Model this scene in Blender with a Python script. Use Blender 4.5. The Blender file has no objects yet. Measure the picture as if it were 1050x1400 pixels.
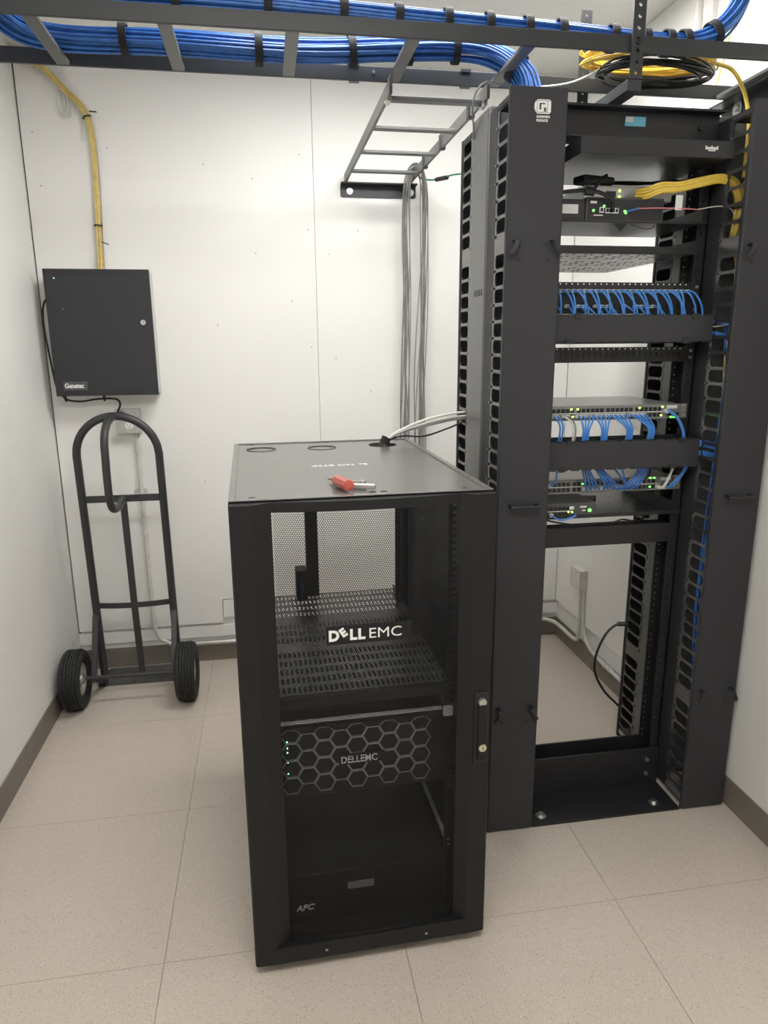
import bpy, bmesh, math, random
import numpy as np
from mathutils import Vector, Matrix

random.seed(7)
S = bpy.context.scene
COL = S.collection

# ------------------------------------------------------------------ camera
CAM = (0.322, -1.522, 1.522)
YAW, PITCH, ROLL, FPX = -0.1622, 0.23846, -0.00703, 956.78
_f = Vector((-math.sin(YAW) * math.cos(PITCH), math.cos(YAW) * math.cos(PITCH), -math.sin(PITCH)))
_r0 = Vector((math.cos(YAW), math.sin(YAW), 0)); _u0 = _r0.cross(_f)
_r = _r0 * math.cos(ROLL) + _u0 * math.sin(ROLL); _u = -_r0 * math.sin(ROLL) + _u0 * math.cos(ROLL)
cam_d = bpy.data.cameras.new('camera'); cam = bpy.data.objects.new('camera', cam_d); COL.objects.link(cam)
cam_d.sensor_fit = 'HORIZONTAL'; cam_d.sensor_width = 36.0; cam_d.lens = 36.0 * FPX / 1050.0
cam_d.clip_start = 0.02
cam.matrix_world = Matrix(((_r.x, _u.x, -_f.x, CAM[0]), (_r.y, _u.y, -_f.y, CAM[1]), (_r.z, _u.z, -_f.z, CAM[2]), (0, 0, 0, 1)))
S.camera = cam

# ------------------------------------------------------------------ world, exposure
w = bpy.data.worlds.new('world'); S.world = w; w.use_nodes = True
w.node_tree.nodes['Background'].inputs[0].default_value = (0.9, 0.95, 1.0, 1)
w.node_tree.nodes['Background'].inputs[1].default_value = 0.05
S.view_settings.view_transform = 'Standard'; S.view_settings.look = 'None'
S.view_settings.gamma = 1.0; S.view_settings.use_curve_mapping = False
S.view_settings.exposure = 0.0
LAMP_STRENGTH = 16.8
LAMPS = [(.85, .66, .61, .305, 'flush white ceiling light panel above the ladder runways'), (.40, -1.20, .61, .305, 'flush white ceiling light panel above the viewer')]

# room
XL, XR, YB, YF, ZC = -0.609, 1.786, 1.767, -2.75, 2.653
T = 0.6096

# ------------------------------------------------------------------ materials
def mat(name, col, rough=0.5, metal=0.0, bump=0.0, bscale=200.0, var=0.0, vscale=6.0, spec=0.5, emit=None, estr=0.0, coat=0.0, trans=0.0):
    m = bpy.data.materials.new(name); m.use_nodes = True
    nt = m.node_tree; b = nt.nodes['Principled BSDF']
    b.inputs['Base Color'].default_value = (*col, 1); b.inputs['Roughness'].default_value = rough
    b.inputs['Metallic'].default_value = metal; b.inputs['Specular IOR Level'].default_value = spec
    if coat: b.inputs['Coat Weight'].default_value = coat
    if trans: b.inputs['Transmission Weight'].default_value = trans
    if emit:
        b.inputs['Emission Color'].default_value = (*emit, 1); b.inputs['Emission Strength'].default_value = estr
    geo = nt.nodes.new('ShaderNodeNewGeometry')
    if var:
        n = nt.nodes.new('ShaderNodeTexNoise'); n.inputs['Scale'].default_value = vscale; n.inputs['Detail'].default_value = 5
        nt.links.new(geo.outputs['Position'], n.inputs['Vector'])
        cr = nt.nodes.new('ShaderNodeValToRGB'); e = cr.color_ramp.elements
        e[0].position = 0.3; e[1].position = 0.7
        e[0].color = (*[c * (1 - var) for c in col], 1); e[1].color = (*[min(1, c * (1 + var)) for c in col], 1)
        nt.links.new(n.outputs['Fac'], cr.inputs['Fac']); nt.links.new(cr.outputs['Color'], b.inputs['Base Color'])
    if bump:
        n2 = nt.nodes.new('ShaderNodeTexNoise'); n2.inputs['Scale'].default_value = bscale; n2.inputs['Detail'].default_value = 3
        nt.links.new(geo.outputs['Position'], n2.inputs['Vector'])
        bp = nt.nodes.new('ShaderNodeBump'); bp.inputs['Strength'].default_value = bump; bp.inputs['Distance'].default_value = 0.002
        nt.links.new(n2.outputs['Fac'], bp.inputs['Height']); nt.links.new(bp.outputs['Normal'], b.inputs['Normal'])
    return m

def floor_mat():
    m = mat('floor_vinyl', (0.5, 0.44, 0.38), 0.33, spec=0.6)
    nt = m.node_tree; b = nt.nodes['Principled BSDF']; geo = nt.nodes['Geometry']
    base = nt.nodes.new('ShaderNodeTexNoise'); base.inputs['Scale'].default_value = 3.0; base.inputs['Detail'].default_value = 4
    nt.links.new(geo.outputs['Position'], base.inputs['Vector'])
    cr = nt.nodes.new('ShaderNodeValToRGB'); e = cr.color_ramp.elements
    e[0].position = .35; e[1].position = .65; e[0].color = (.555, .49, .418, 1); e[1].color = (.58, .512, .438, 1)
    nt.links.new(base.outputs['Fac'], cr.inputs['Fac'])
    prev = cr.outputs['Color']
    for sc, th, c, off in ((210, .17, (.30, .255, .21, 1), 0.0), (190, .13, (.80, .74, .66, 1), 3.7), (330, .2, (.40, .345, .29, 1), 8.1)):
        mp = nt.nodes.new('ShaderNodeMapping'); mp.inputs['Location'].default_value = (off, off * .7, 0)
        nt.links.new(geo.outputs['Position'], mp.inputs['Vector'])
        v = nt.nodes.new('ShaderNodeTexVoronoi'); v.inputs['Scale'].default_value = sc
        nt.links.new(mp.outputs['Vector'], v.inputs['Vector'])
        lt = nt.nodes.new('ShaderNodeMath'); lt.operation = 'LESS_THAN'; lt.inputs[1].default_value = th * 1.7
        nt.links.new(v.outputs['Distance'], lt.inputs[0])
        sep = nt.nodes.new('ShaderNodeSeparateColor'); nt.links.new(v.outputs['Color'], sep.inputs['Color'])
        g = nt.nodes.new('ShaderNodeMath'); g.operation = 'GREATER_THAN'; g.inputs[1].default_value = .80
        nt.links.new(sep.outputs[0], g.inputs[0])
        mu = nt.nodes.new('ShaderNodeMath'); mu.operation = 'MULTIPLY'
        nt.links.new(lt.outputs[0], mu.inputs[0]); nt.links.new(g.outputs[0], mu.inputs[1])
        mx = nt.nodes.new('ShaderNodeMix'); mx.data_type = 'RGBA'; mx.inputs['B'].default_value = c
        nt.links.new(mu.outputs[0], mx.inputs['Factor']); nt.links.new(prev, mx.inputs['A'])
        prev = mx.outputs['Result']
    nt.links.new(prev, b.inputs['Base Color'])
    return m

M = dict(
    floor=floor_mat(),
    slab=mat('floor_adhesive', (.2, .18, .155), .9),
    wall=mat('wall_paint', (.82, .812, .79), .55, bump=.25, bscale=120, var=.015, vscale=2),
    wall_rough=mat('wall_block_paint', (.82, .812, .79), .6, bump=.9, bscale=70, var=.02, vscale=3),
    ply=mat('painted_plywood', (.84, .832, .81), .45, bump=.08, bscale=60, var=.012, vscale=1.5),
    ceil=mat('ceiling_paint', (.84, .83, .80), .8, bump=.2, bscale=80),
    base=mat('vinyl_baseboard', (.20, .175, .15), .5, var=.05),
    black=mat('black_powdercoat', (.015, .015, .017), .5, bump=.06, bscale=900, var=.04, vscale=8),
    cabblack=mat('cabinet_black', (.0080, .0080, .009), .48, spec=.35, bump=.05, bscale=900),
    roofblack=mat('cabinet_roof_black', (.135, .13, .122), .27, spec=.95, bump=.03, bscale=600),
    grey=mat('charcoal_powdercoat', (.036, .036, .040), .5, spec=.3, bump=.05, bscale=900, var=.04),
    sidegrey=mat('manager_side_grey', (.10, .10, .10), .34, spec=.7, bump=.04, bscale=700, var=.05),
    finger=mat('finger_plastic', (.045, .045, .047), .2, spec=.9, var=.04),
    shelfblack=mat('shelf_gloss_black', (.022, .022, .023), .3, spec=.85),
    lightsteel=mat('bright_steel', (.66, .66, .64), .4, metal=.2),
    dark=mat('deep_black', (.008, .008, .009), .6),
    port=mat('port_black', (.006, .006, .006), .4),
    ladder=mat('runway_black', (.03, .033, .037), .42, bump=.05, bscale=500),
    ladder_grey=mat('runway_grey', (.115, .115, .112), .42, bump=.04, bscale=500),
    steel=mat('zinc_steel', (.62, .62, .60), .32, metal=1.0, var=.08, vscale=40),
    galv=mat('galvanised', (.55, .55, .53), .42, metal=.85, var=.12, vscale=30),
    silver=mat('switch_silver', (.42, .42, .40), .38, metal=.6, var=.05, vscale=10),
    swface=mat('switch_face', (.22, .22, .215), .4, metal=.3),
    blue=mat('blue_cable', (.035, .15, .48), .4, var=.25, vscale=50),
    cord=mat('blue_patch_cord', (.07, .27, .72), .38),
    yellow=mat('yellow_cable', (.78, .56, .09), .42, var=.1, vscale=30),
    yellowpale=mat('pale_yellow_cable', (.72, .55, .20), .45, var=.15, vscale=30),
    white=mat('white_plastic', (.78, .77, .74), .4),
    whitecable=mat('white_cable', (.72, .71, .67), .45),
    greycable=mat('grey_cable', (.25, .25, .245), .5, var=.15, vscale=30),
    blackcable=mat('black_cable', (.012, .012, .013), .38),
    green=mat('green_cable', (.02, .27, .14), .4),
    red=mat('red_plastic', (.50, .085, .06), .3, coat=.4),
    redcable=mat('red_white_cable', (.65, .22, .22), .45),
    rubber=mat('tyre_rubber', (.018, .018, .018), .75, bump=.2, bscale=300),
    truck=mat('truck_paint', (.032, .033, .035), .42, bump=.1, bscale=300, var=.1),
    toe=mat('toe_plate_worn', (.085, .085, .085), .5, var=.35, vscale=18),
    strap=mat('hook_loop_strap', (.020, .021, .024), .85, bump=.4, bscale=800),
    paper=mat('label_paper', (.72, .72, .70), .6),
    bluelabel=mat('blue_label', (.16, .50, .66), .5),
    ink=mat('white_ink', (.80, .80, .78), .5),
    led=mat('green_led', (.1, .9, .2), .4, emit=(.2, 1, .12), estr=2.2),
    ledw=mat('teal_led', (.4, .9, .8), .4, emit=(.4, 1, .85), estr=3),
    ledy=mat('yellow_led', (.7, .9, .2), .4, emit=(.65, 1, .15), estr=2),
    brass=mat('lock_nickel', (.72, .66, .52), .3, metal=.9),
    painted=mat('painted_conduit', (.62, .61, .57), .4, var=.08, vscale=30),
    plate=mat('badge_dark', (.07, .07, .072), .35),
    hexgrey=mat('bezel_grey', (.32, .33, .34), .35, metal=.5),
    diffuser=mat('lamp_diffuser', (.9, .9, .9), .5, emit=(1.0, .985, .945), estr=LAMP_STRENGTH),
    pipe=mat('plastic_pipe', (.70, .69, .66), .35),
)

# ------------------------------------------------------------------ mesh helpers
def catmull(pts, k=6):
    P = [Vector(p) for p in pts]
    if len(P) < 3: return P
    Q = [P[0] * 2 - P[1]] + P + [P[-1] * 2 - P[-2]]; out = []
    for i in range(1, len(Q) - 2):
        a, b, c, d = Q[i - 1:i + 3]
        for j in range(k):
            t = j / k
            out.append(.5 * ((2 * b) + (c - a) * t + (2 * a - 5 * b + 4 * c - d) * t * t + (3 * b - a - 3 * c + d) * t ** 3))
    out.append(P[-1]); return out

def frames(P, closed=False):
    n = len(P); Ts = []
    for i in range(n):
        a = P[(i - 1) % n] if (closed or i > 0) else P[0]; b = P[(i + 1) % n] if (closed or i < n - 1) else P[-1]
        t = (b - a); Ts.append(t.normalized() if t.length > 1e-9 else Vector((0, 0, 1)))
    ref = Vector((0, 0, 1)) if abs(Ts[0].z) < .9 else Vector((0, 1, 0))
    N = (ref - Ts[0] * ref.dot(Ts[0])).normalized(); out = []
    for t in Ts:
        N = (N - t * N.dot(t))
        N = N.normalized() if N.length > 1e-6 else t.orthogonal().normalized()
        out.append((t, N, t.cross(N)))
    return out

class MB:
    def __init__(s): s.v = []; s.f = []
    def add(s, vs, fs):
        o = len(s.v); s.v += [tuple(p) for p in vs]; s.f += [tuple(i + o for i in f) for f in fs]; return s
    def box(s, x0, x1, y0, y1, z0, z1):
        return s.add([(x0, y0, z0), (x1, y0, z0), (x1, y1, z0), (x0, y1, z0), (x0, y0, z1), (x1, y0, z1), (x1, y1, z1), (x0, y1, z1)],
                     [(0, 3, 2, 1), (4, 5, 6, 7), (0, 1, 5, 4), (1, 2, 6, 5), (2, 3, 7, 6), (3, 0, 4, 7)])
    def bar(s, p0, p1, wx, wy, up=(0, 0, 1)):
        p0, p1 = Vector(p0), Vector(p1); t = (p1 - p0).normalized(); u = Vector(up)
        if abs(t.dot(u)) > .98: u = Vector((0, 1, 0))
        a = t.cross(u).normalized() * wx / 2; b = a.cross(t).normalized() * wy / 2
        vs = [p + sa * a + sb * b for p in (p0, p1) for sa, sb in ((-1, -1), (1, -1), (1, 1), (-1, 1))]
        return s.add(vs, [(0, 1, 2, 3), (7, 6, 5, 4), (0, 4, 5, 1), (1, 5, 6, 2), (2, 6, 7, 3), (3, 7, 4, 0)])
    def cyl(s, p0, p1, r, n=16, r2=None):
        p0, p1 = Vector(p0), Vector(p1); t, a, b = frames([p0, p1])[0]; r2 = r if r2 is None else r2
        vs = []
        for p, q in ((p0, r), (p1, r2)):
            vs += [p + (a * math.cos(2 * math.pi * i / n) + b * math.sin(2 * math.pi * i / n)) * q for i in range(n)]
        return s.add(vs, [tuple(range(n - 1, -1, -1)), tuple(range(n, 2 * n))] + [(i, (i + 1) % n, n + (i + 1) % n, n + i) for i in range(n)])
    def tube(s, pts, r, n=8, k=6, closed=False, sx=1.0):
        P = catmull(pts, k) if k > 1 else [Vector(p) for p in pts]
        F = frames(P, closed); m = len(P); vs = []
        for i, (p, (t, a, b)) in enumerate(zip(P, F)):
            q = r[min(i, len(r) - 1)] if isinstance(r, (list, tuple)) else r
            vs += [p + (a * math.cos(2 * math.pi * j / n) * sx + b * math.sin(2 * math.pi * j / n)) * q for j in range(n)]
        fs = [(i * n + j, i * n + (j + 1) % n, ((i + 1) % m) * n + (j + 1) % n, ((i + 1) % m) * n + j) for i in range(m if closed else m - 1) for j in range(n)]
        if not closed: fs += [tuple(range(n - 1, -1, -1)), tuple((m - 1) * n + j for j in range(n))]
        return s.add(vs, fs)
    def lathe(s, prof, c, axis, n=32, ang0=0.0):
        # prof: list of (radius, along-axis); closed profile revolved about axis through c
        ax = Vector(axis).normalized(); t, a, b = frames([Vector((0, 0, 0)), ax])[0]; c = Vector(c); m = len(prof); vs = []
        for i in range(n):
            d = a * math.cos(ang0 + 2 * math.pi * i / n) + b * math.sin(ang0 + 2 * math.pi * i / n)
            vs += [c + d * r + ax * h for r, h in prof]
        fs = [(i * m + j, ((i + 1) % n) * m + j, ((i + 1) % n) * m + (j + 1) % m, i * m + (j + 1) % m) for i in range(n) for j in range(m)]
        return s.add(vs, fs)
    def prism(s, poly, f, w0, w1):
        n = len(poly)
        vs = [f(u, v, w0) for u, v in poly] + [f(u, v, w1) for u, v in poly]
        return s.add(vs, [tuple(range(n - 1, -1, -1)), tuple(range(n, 2 * n))] + [(i, (i + 1) % n, n + (i + 1) % n, n + i) for i in range(n)])
    def holecell(s, f, u0, u1, v0, v1, hu0, hu1, hv0, hv1, rad, w0, w1, seg=4):
        # rectangular cell with a rounded hole, extruded; f maps (u,v,w)
        inner = []; outer = []
        cs = [(hu1 - rad, hv1 - rad, 0), (hu0 + rad, hv1 - rad, 1), (hu0 + rad, hv0 + rad, 2), (hu1 - rad, hv0 + rad, 3)]
        oc = [(u1, v1), (u0, v1), (u0, v0), (u1, v0)]
        for (cu, cv, q), (ou, ov) in zip(cs, oc):
            for j in range(seg + 1):
                a = math.pi / 2 * (q + j / seg)
                inner.append((cu + rad * math.cos(a), cv + rad * math.sin(a)))
                outer.append((ou, ov))
        n = len(inner)
        vs = [f(*p, w0) for p in inner] + [f(*p, w1) for p in inner] + [f(*p, w0) for p in oc] + [f(*p, w1) for p in oc]
        fs = []
        for i in range(n):
            j = (i + 1) % n; qi = i // (seg + 1); qj = j // (seg + 1)
            fs.append((i, j, n + j, n + i))
            a, b = 2 * n + qi, 2 * n + qj; c, d = a + 4, b + 4
            if qi == qj: fs += [(i, a, j), (n + i, n + j, c)]
            else: fs += [(i, a, b, j), (n + i, n + j, d, c), (a, c, d, b)]
        return s.add(vs, fs)
    def mesh(s, name, org=(0, 0, 0), smooth=False):
        me = bpy.data.meshes.new(name)
        v = np.array(s.v, float).reshape(-1, 3) - np.array(org)
        me.from_pydata(v.tolist(), [], s.f); me.update()
        if smooth:
            me.polygons.foreach_set('use_smooth', [True] * len(me.polygons))
            try: me.set_sharp_from_angle(angle=math.radians(40))
            except Exception: pass
        return me
    def build(s, name, m, parent=None, smooth=False, bevel=0.0, org=None, fixn=True):
        o = org if org is not None else ORG.get(parent.name, (0, 0, 0)) if parent else (0, 0, 0)
        me = s.mesh(name, o, smooth)
        if fixn and len(s.f) < 60000:
            bm = bmesh.new(); bm.from_mesh(me); bmesh.ops.recalc_face_normals(bm, faces=bm.faces); bm.to_mesh(me); bm.free()
        me.materials.append(M[m])
        ob = bpy.data.objects.new(name, me); COL.objects.link(ob)
        if parent is not None: ob.parent = parent
        elif org is not None: ob.location = org
        ORG[ob.name] = tuple(o)
        if bevel:
            b = ob.modifiers.new('bevel', 'BEVEL'); b.width = bevel; b.segments = 2; b.limit_method = 'ANGLE'; b.angle_limit = math.radians(35)
        return ob
ORG = {}

def tag(o, label, cat, group=None, kind=None):
    o['label'] = label; o['category'] = cat
    if group: o['group'] = group
    if kind: o['kind'] = kind
    return o
def thing(name, label, cat, loc=(0, 0, 0), rotz=0.0, group=None, world=True):
    o = bpy.data.objects.new(name, None); COL.objects.link(o); o.empty_display_size = .05
    o.location = loc; o.rotation_euler = (0, 0, rotz); ORG[o.name] = tuple(loc) if world else (0, 0, 0)
    return tag(o, label, cat, group)
def piece(me, name, loc, parent):
    o = bpy.data.objects.new(name, me); COL.objects.link(o); o.parent = parent
    g = ORG.get(parent.name, (0, 0, 0)); o.location = tuple(a - b for a, b in zip(loc, g)); ORG[o.name] = g
    return o
def B(*a): return MB().box(*a)

def text(body, name, size, loc, m, parent, rot=(math.pi / 2, 0, 0), extrude=.0004, bold=0.0, shear=0.0, align='LEFT', sx=1.0):
    cu = bpy.data.curves.new(name, 'FONT'); cu.body = body; cu.size = size; cu.extrude = extrude; cu.offset = bold; cu.shear = shear
    cu.align_x = align; cu.resolution_u = 3
    ob = bpy.data.objects.new(name + '_curve', cu); COL.objects.link(ob)
    dg = bpy.context.evaluated_depsgraph_get()
    me = bpy.data.meshes.new_from_object(ob.evaluated_get(dg)); me.name = name
    bpy.data.objects.remove(ob); bpy.data.curves.remove(cu)
    me.materials.clear(); me.materials.append(M[m])
    o = bpy.data.objects.new(name, me); COL.objects.link(o); o.parent = parent
    g = ORG.get(parent.name, (0, 0, 0)); o.location = tuple(a - b for a, b in zip(loc, g)); o.rotation_euler = rot; o.scale = (sx, 1, 1)
    return o

def strands(path, n, R, r, k=8, sides=6, twist=1.5, flat=1.0, jitter=.15, taper=None):
    P = catmull(path, k); F = frames(P); mb = MB(); L = len(P)
    for i in range(n):
        rr = R * math.sqrt((i + .5) / n); a0 = i * 2.39996; ph = random.uniform(0, 6.28); pts = []
        for j, (p, (t, a, b)) in enumerate(zip(P, F)):
            u = j / (L - 1); an = a0 + twist * u + .35 * math.sin(ph + 5 * u); q = rr * (1 + jitter * math.sin(ph * 2 + 9 * u))
            if taper: q *= taper(u)
            pts.append(p + (a * math.cos(an) * flat + b * math.sin(an)) * q)
        mb.tube(pts, r, sides, 1)
    return mb
def band(path, u, R, wdt, flat=1.0):
    # closed strap ring around a bundle at fraction u of its path
    P = catmull(path, 8); F = frames(P); x = u * (len(P) - 1); j = min(int(x), len(P) - 2); p = P[j].lerp(P[j + 1], x - j); t, a, b = F[j]
    n = 20; vs = []
    for dr, dw in ((0, -wdt / 2), (.003, -wdt / 2), (.003, wdt / 2), (0, wdt / 2)):
        vs += [p + t * dw + (a * math.cos(2 * math.pi * i / n) * flat + b * math.sin(2 * math.pi * i / n)) * (R + dr) for i in range(n)]
    fs = [(q * n + i, q * n + (i + 1) % n, ((q + 1) % 4) * n + (i + 1) % n, ((q + 1) % 4) * n + i) for q in range(4) for i in range(n)]
    return MB().add(vs, fs)

# ================================================================== ROOM
def struct(o, label, cat): return tag(o, label, cat, kind='structure')
fl = struct(B(XL - .15, XR + .15, YF - .15, YB + .15, -.10, -.0030).build('floor', 'slab'), 'beige speckled vinyl tile floor', 'floor')
tile_cache = {}
ix0 = -1
xs = [XL] + [k * T for k in range(0, 3)] + [XR]
ys = [YF] + [k * T for k in range(-4, 3)] + [YB]
for i in range(len(xs) - 1):
    for j in range(len(ys) - 1):
        wx, wy = xs[i + 1] - xs[i], ys[j + 1] - ys[j]
        key = (round(wx, 4), round(wy, 4))
        if key not in tile_cache:
            g = .0007
            bm = B(g, wx - g, g, wy - g, -.003, 0)
            me = bm.mesh('tile'); me.materials.append(M['floor']); tile_cache[key] = me
        piece(tile_cache[key], 'tile', (xs[i], ys[j], 0), fl)
struct(B(XL - .15, XR + .15, YF - .15, YB + .15, ZC, ZC + .1).build('ceiling', 'ceil'), 'white painted ceiling above the cable runway', 'ceiling')
wb = struct(B(XL - .15, XR + .15, YB, YB + .15, 0, ZC).build('wall_back', 'wall'), 'white back wall covered with painted plywood boards', 'wall')
wl = struct(B(XL - .15, XL, YF, YB, 0, ZC).build('wall_left', 'wall_rough'), 'white rough painted wall beside the hand truck', 'wall')
wr = struct(B(XR, XR + .15, YF, YB, 0, ZC).build('wall_right', 'wall'), 'white wall beside the open relay rack', 'wall')
struct(B(XL - .15, XR + .15, YF - .15, YF, 0, ZC).build('wall_front', 'wall'), 'white wall behind the viewer', 'wall')
# plywood boards on the back wall, with joints
PY = 1.750
def board(x0, x1, z0, z1, par=wb, y0=PY, y1=YB): return B(x0, x1, y0, y1, z0, z1).build('plywood_board', 'ply', par, bevel=.0012)
B(XL, XL + .0085, YB - .004, YB - .0005, .19, ZC).build('joint_gap', 'dark', wb)
MB().prism([(XL + .006, .200), (0.062, .200), (0.062, .318), (0.115, .318), (0.558, .318), (.558, ZC - .002), (XL + .006, ZC - .002)], lambda u, v, q: (u, q, v), PY, YB).build('plywood_board', 'ply', wb)
board(.066, .558, .226, .315)
board(.5595, 1.7655, .2, ZC - .002)
# ledge strip below the boards
B(XL, XR, 1.757, YB, .125, .185).build('wall_ledge', 'wall_rough', wb, bevel=.003)
# nail dimples on the boards
nd = MB()
for px, pz in ((-.56, 2.35), (-.55, 2.15), (-.28, 2.3), (.1, 2.25), (.3, 2.2), (.5, 2.3), (.53, 2.0), (.3, 1.9), (.12, 1.6), (.53, 1.5), (.02, .9), (.2, .75), (.45, 1.7), (.62, 1.9), (.64, 1.45), (.75, 2.0), (.8, 1.3)):
    nd.cyl((px, PY - .0006, pz), (px, PY, pz), .0028, 8)
nd.build('nail_heads', 'greycable', wb)
# plywood on the right wall behind the rack
B(XR - .02, XR, .80, 1.748, .2, ZC - .002).build('plywood_board', 'ply', wr, bevel=.0012)
for nm, a in (('baseboard_left', (XL, XL + .006, YF, YB, 0, .10)), ('baseboard_right', (XR - .006, XR, YF, YB, 0, .10)), ('baseboard_back', (XL + .006, XR - .006, YB - .006, YB, 0, .10))):
    struct(B(*a).build(nm, 'base', bevel=.002), {'baseboard_left': 'taupe vinyl baseboard along the left wall', 'baseboard_right': 'taupe vinyl baseboard along the right wall', 'baseboard_back': 'taupe vinyl baseboard along the back wall'}[nm], 'baseboard')

# ceiling lamps (above and behind the viewer)
def lamp(xc, y0, hx, hy, label):
    t = thing('ceiling_light', label, 'ceiling light', (xc, y0, ZC), group='flush ceiling light panels')
    for q in ((xc - hx, xc + hx, y0 - hy, y0 - hy + .02), (xc - hx, xc + hx, y0 + hy - .02, y0 + hy), (xc - hx, xc - hx + .02, y0 - hy + .0202, y0 + hy - .0202), (xc + hx - .02, xc + hx, y0 - hy + .0202, y0 + hy - .0202)):
        B(*q, ZC - .02, ZC - .0002).build('frame', 'white', t)
    B(xc - hx + .0205, xc + hx - .0205, y0 - hy + .0205, y0 + hy - .0205, ZC - .012, ZC - .0005).build('diffuser', 'diffuser', t)
for q_ in LAMPS: lamp(*q_)

# ================================================================== SERVER CABINET
CU, CV, CZ = .585, .912, 1.198
CLOC, CROT = (.231, -.085, 0), math.radians(1.5)
def cabthing(name, label, cat, u=0, v=0, z=0, group=None):
    ca, sa = math.cos(CROT), math.sin(CROT)
    t = thing(name, label, cat, (CLOC[0] + u * ca - v * sa, CLOC[1] + u * sa + v * ca, z), CROT, group)
    ORG[t.name] = (u, v, z); return t
cab = cabthing('server_cabinet', 'black half-height server cabinet with perforated front door', 'cabinet')
# body shell
B(0, .0015, .05, CV, .045, CZ - .012).build('side_panel', 'cabblack', cab)
B(CU - .0015, CU, .05, CV, .045, CZ - .012).build('side_panel', 'cabblack', cab)
for u0 in (.006, CU - .046):
    for v0 in (.052, CV - .045):
        B(u0, u0 + .04, v0, v0 + .04, .03, CZ - .014).build('corner_post', 'cabblack', cab, bevel=.002)
B(.002, CU - .002, .052, CV - .002, .03, .042).build('bottom_panel', 'cabblack', cab)
for u0 in (.0015, CU - .0415):   # top side beams and cross beams
    B(u0, u0 + .04, .095, CV - .046, CZ - .05, CZ - .0145).build('top_beam', 'cabblack', cab)
B(.046, CU - .046, CV - .04, CV - .005, CZ - .05, CZ - .0145).build('top_beam', 'cabblack', cab)
# 19in mounting rails with square holes
for u0 in (.052, .503):
    for v0 in (.105, .72):
        mb = MB()
        for k in range(66):
            z0 = .06 + k * .0166
            mb.holecell(lambda a, b, q: (a, q, b), u0, u0 + .03, z0, z0 + .0166, u0 + .010, u0 + .0195, z0 + .0035, z0 + .013, .0008, v0, v0 + .002, 1)
        mb.box(u0 if u0 < .3 else u0 + .028, u0 + .002 if u0 < .3 else u0 + .03, v0 + .002, v0 + .05, .06, 1.155)
        mb.build('mounting_rail', 'black', cab)
# roof panel: three round cable ports cut near the back
roof = MB()
ports = [(.085, .775), (.275, .77), (.475, .79)]
u_edges = [.0, .18, .375, CU]
for (pu, pv), ua, ub in zip(ports, u_edges[:-1], u_edges[1:]):
    roof.holecell(lambda a, b, q: (a, b, q), ua, ub, .66, CV, pu - .042, pu + .042, pv - .042, pv + .042, .0419, CZ - .012, CZ - .002, 6)
roof.box(0, CU, .045, .66, CZ - .012, CZ - .002)
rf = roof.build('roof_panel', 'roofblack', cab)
# raised rim around the roof
for a in ((0, .014, .03, CV), (CU - .014, CU, .03, CV), (.0142, CU - .0142, CV - .012, CV), (.0142, CU - .0142, .03, .05)):
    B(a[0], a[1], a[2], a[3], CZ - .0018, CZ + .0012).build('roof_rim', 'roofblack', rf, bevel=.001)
for i, (pu, pv) in enumerate(ports):
    MB().lathe([(.042, -.004), (.046, -.004), (.046, .0012), (.042, .0012)], (pu, pv, CZ - .002), (0, 0, 1), 28).build('port_ring', 'cabblack', rf, smooth=True)
    if i < 2:
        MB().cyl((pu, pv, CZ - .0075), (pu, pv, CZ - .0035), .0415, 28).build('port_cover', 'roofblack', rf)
for pu, pv in ((.05, .062), (.315, .066), (.34, .066), (.055, .89), (.27, .895), (.30, .895), (.53, .062)):
    MB().lathe([(.003, -.001), (.008, -.001), (.008, .0006), (.003, .0006)], (pu, pv, CZ - .0015), (0, 0, 1), 16).build('roof_screw', 'dark', rf)
text('NO STEP', 'roof_lettering', .030, (.330, .448, CZ - .0019), 'ink', rf, rot=(0, 0, math.pi), extrude=.0002, bold=.0006)
bt = MB().prism([(0, 0), (.022, 0), (.022, .006), (.01, .009), (.008, .02), (0, .02)], lambda a, b, q: (.365 - a, .448 - b, q), CZ - .002, CZ - .0016).build('boot_symbol', 'ink', rf)
# door: stiles (outer flat face, then chamfer sloping back to the mesh)
door = B(.004, CU - .004, .040, .048, .034, CZ - .006)   # rear return plate outline built as frame below
door = MB()
dz0, dz1 = .032, CZ - .004
ML, MR, MZ0, MZ1 = .088, .505, .088, 1.172
def ym(u): return .002 + .018 * ((u - (ML + MR) / 2) / ((MR - ML) / 2)) ** 2
lst = [(0, .048), (0, .006), (.004, .0015), (.048, .0), (.052, .001), (ML, .0195), (ML, .048)]
door.prism(lst, lambda a, b, q: (a, b, q), dz0, dz1)
rst = [(MR, .048), (MR, .0195), (.533, .001), (.537, 0), (CU - .004, .0015), (CU, .006), (CU, .048)]
door.prism(rst, lambda a, b, q: (a, b, q), dz0, dz1)
dr = door.build('front_door', 'cabblack', cab)
# bottom and top rails: straight front, mesh arc sits behind
B(.047, .538, -.0004, .046, dz0 + .0004, .078).build('bottom_rail', 'cabblack', dr)
arc = [(ML + (MR - ML) * i / 24, ym(ML + (MR - ML) * i / 24)) for i in range(25)]
MB().prism(arc + [(MR, .046), (ML, .046)], lambda a, b, q: (a, b, q), MZ1, dz1).build('top_rail', 'cabblack', dr)
MB().prism(arc + [(MR, .044), (ML, .044)], lambda a, b, q: (a, b, q), .0785, MZ0).build('mesh_sill', 'cabblack', dr)
for u in (.175, .43): MB().cyl((u, -.0006, .052), (u, .002, .052), .0035, 10).build('door_screw', 'steel', dr)
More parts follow.
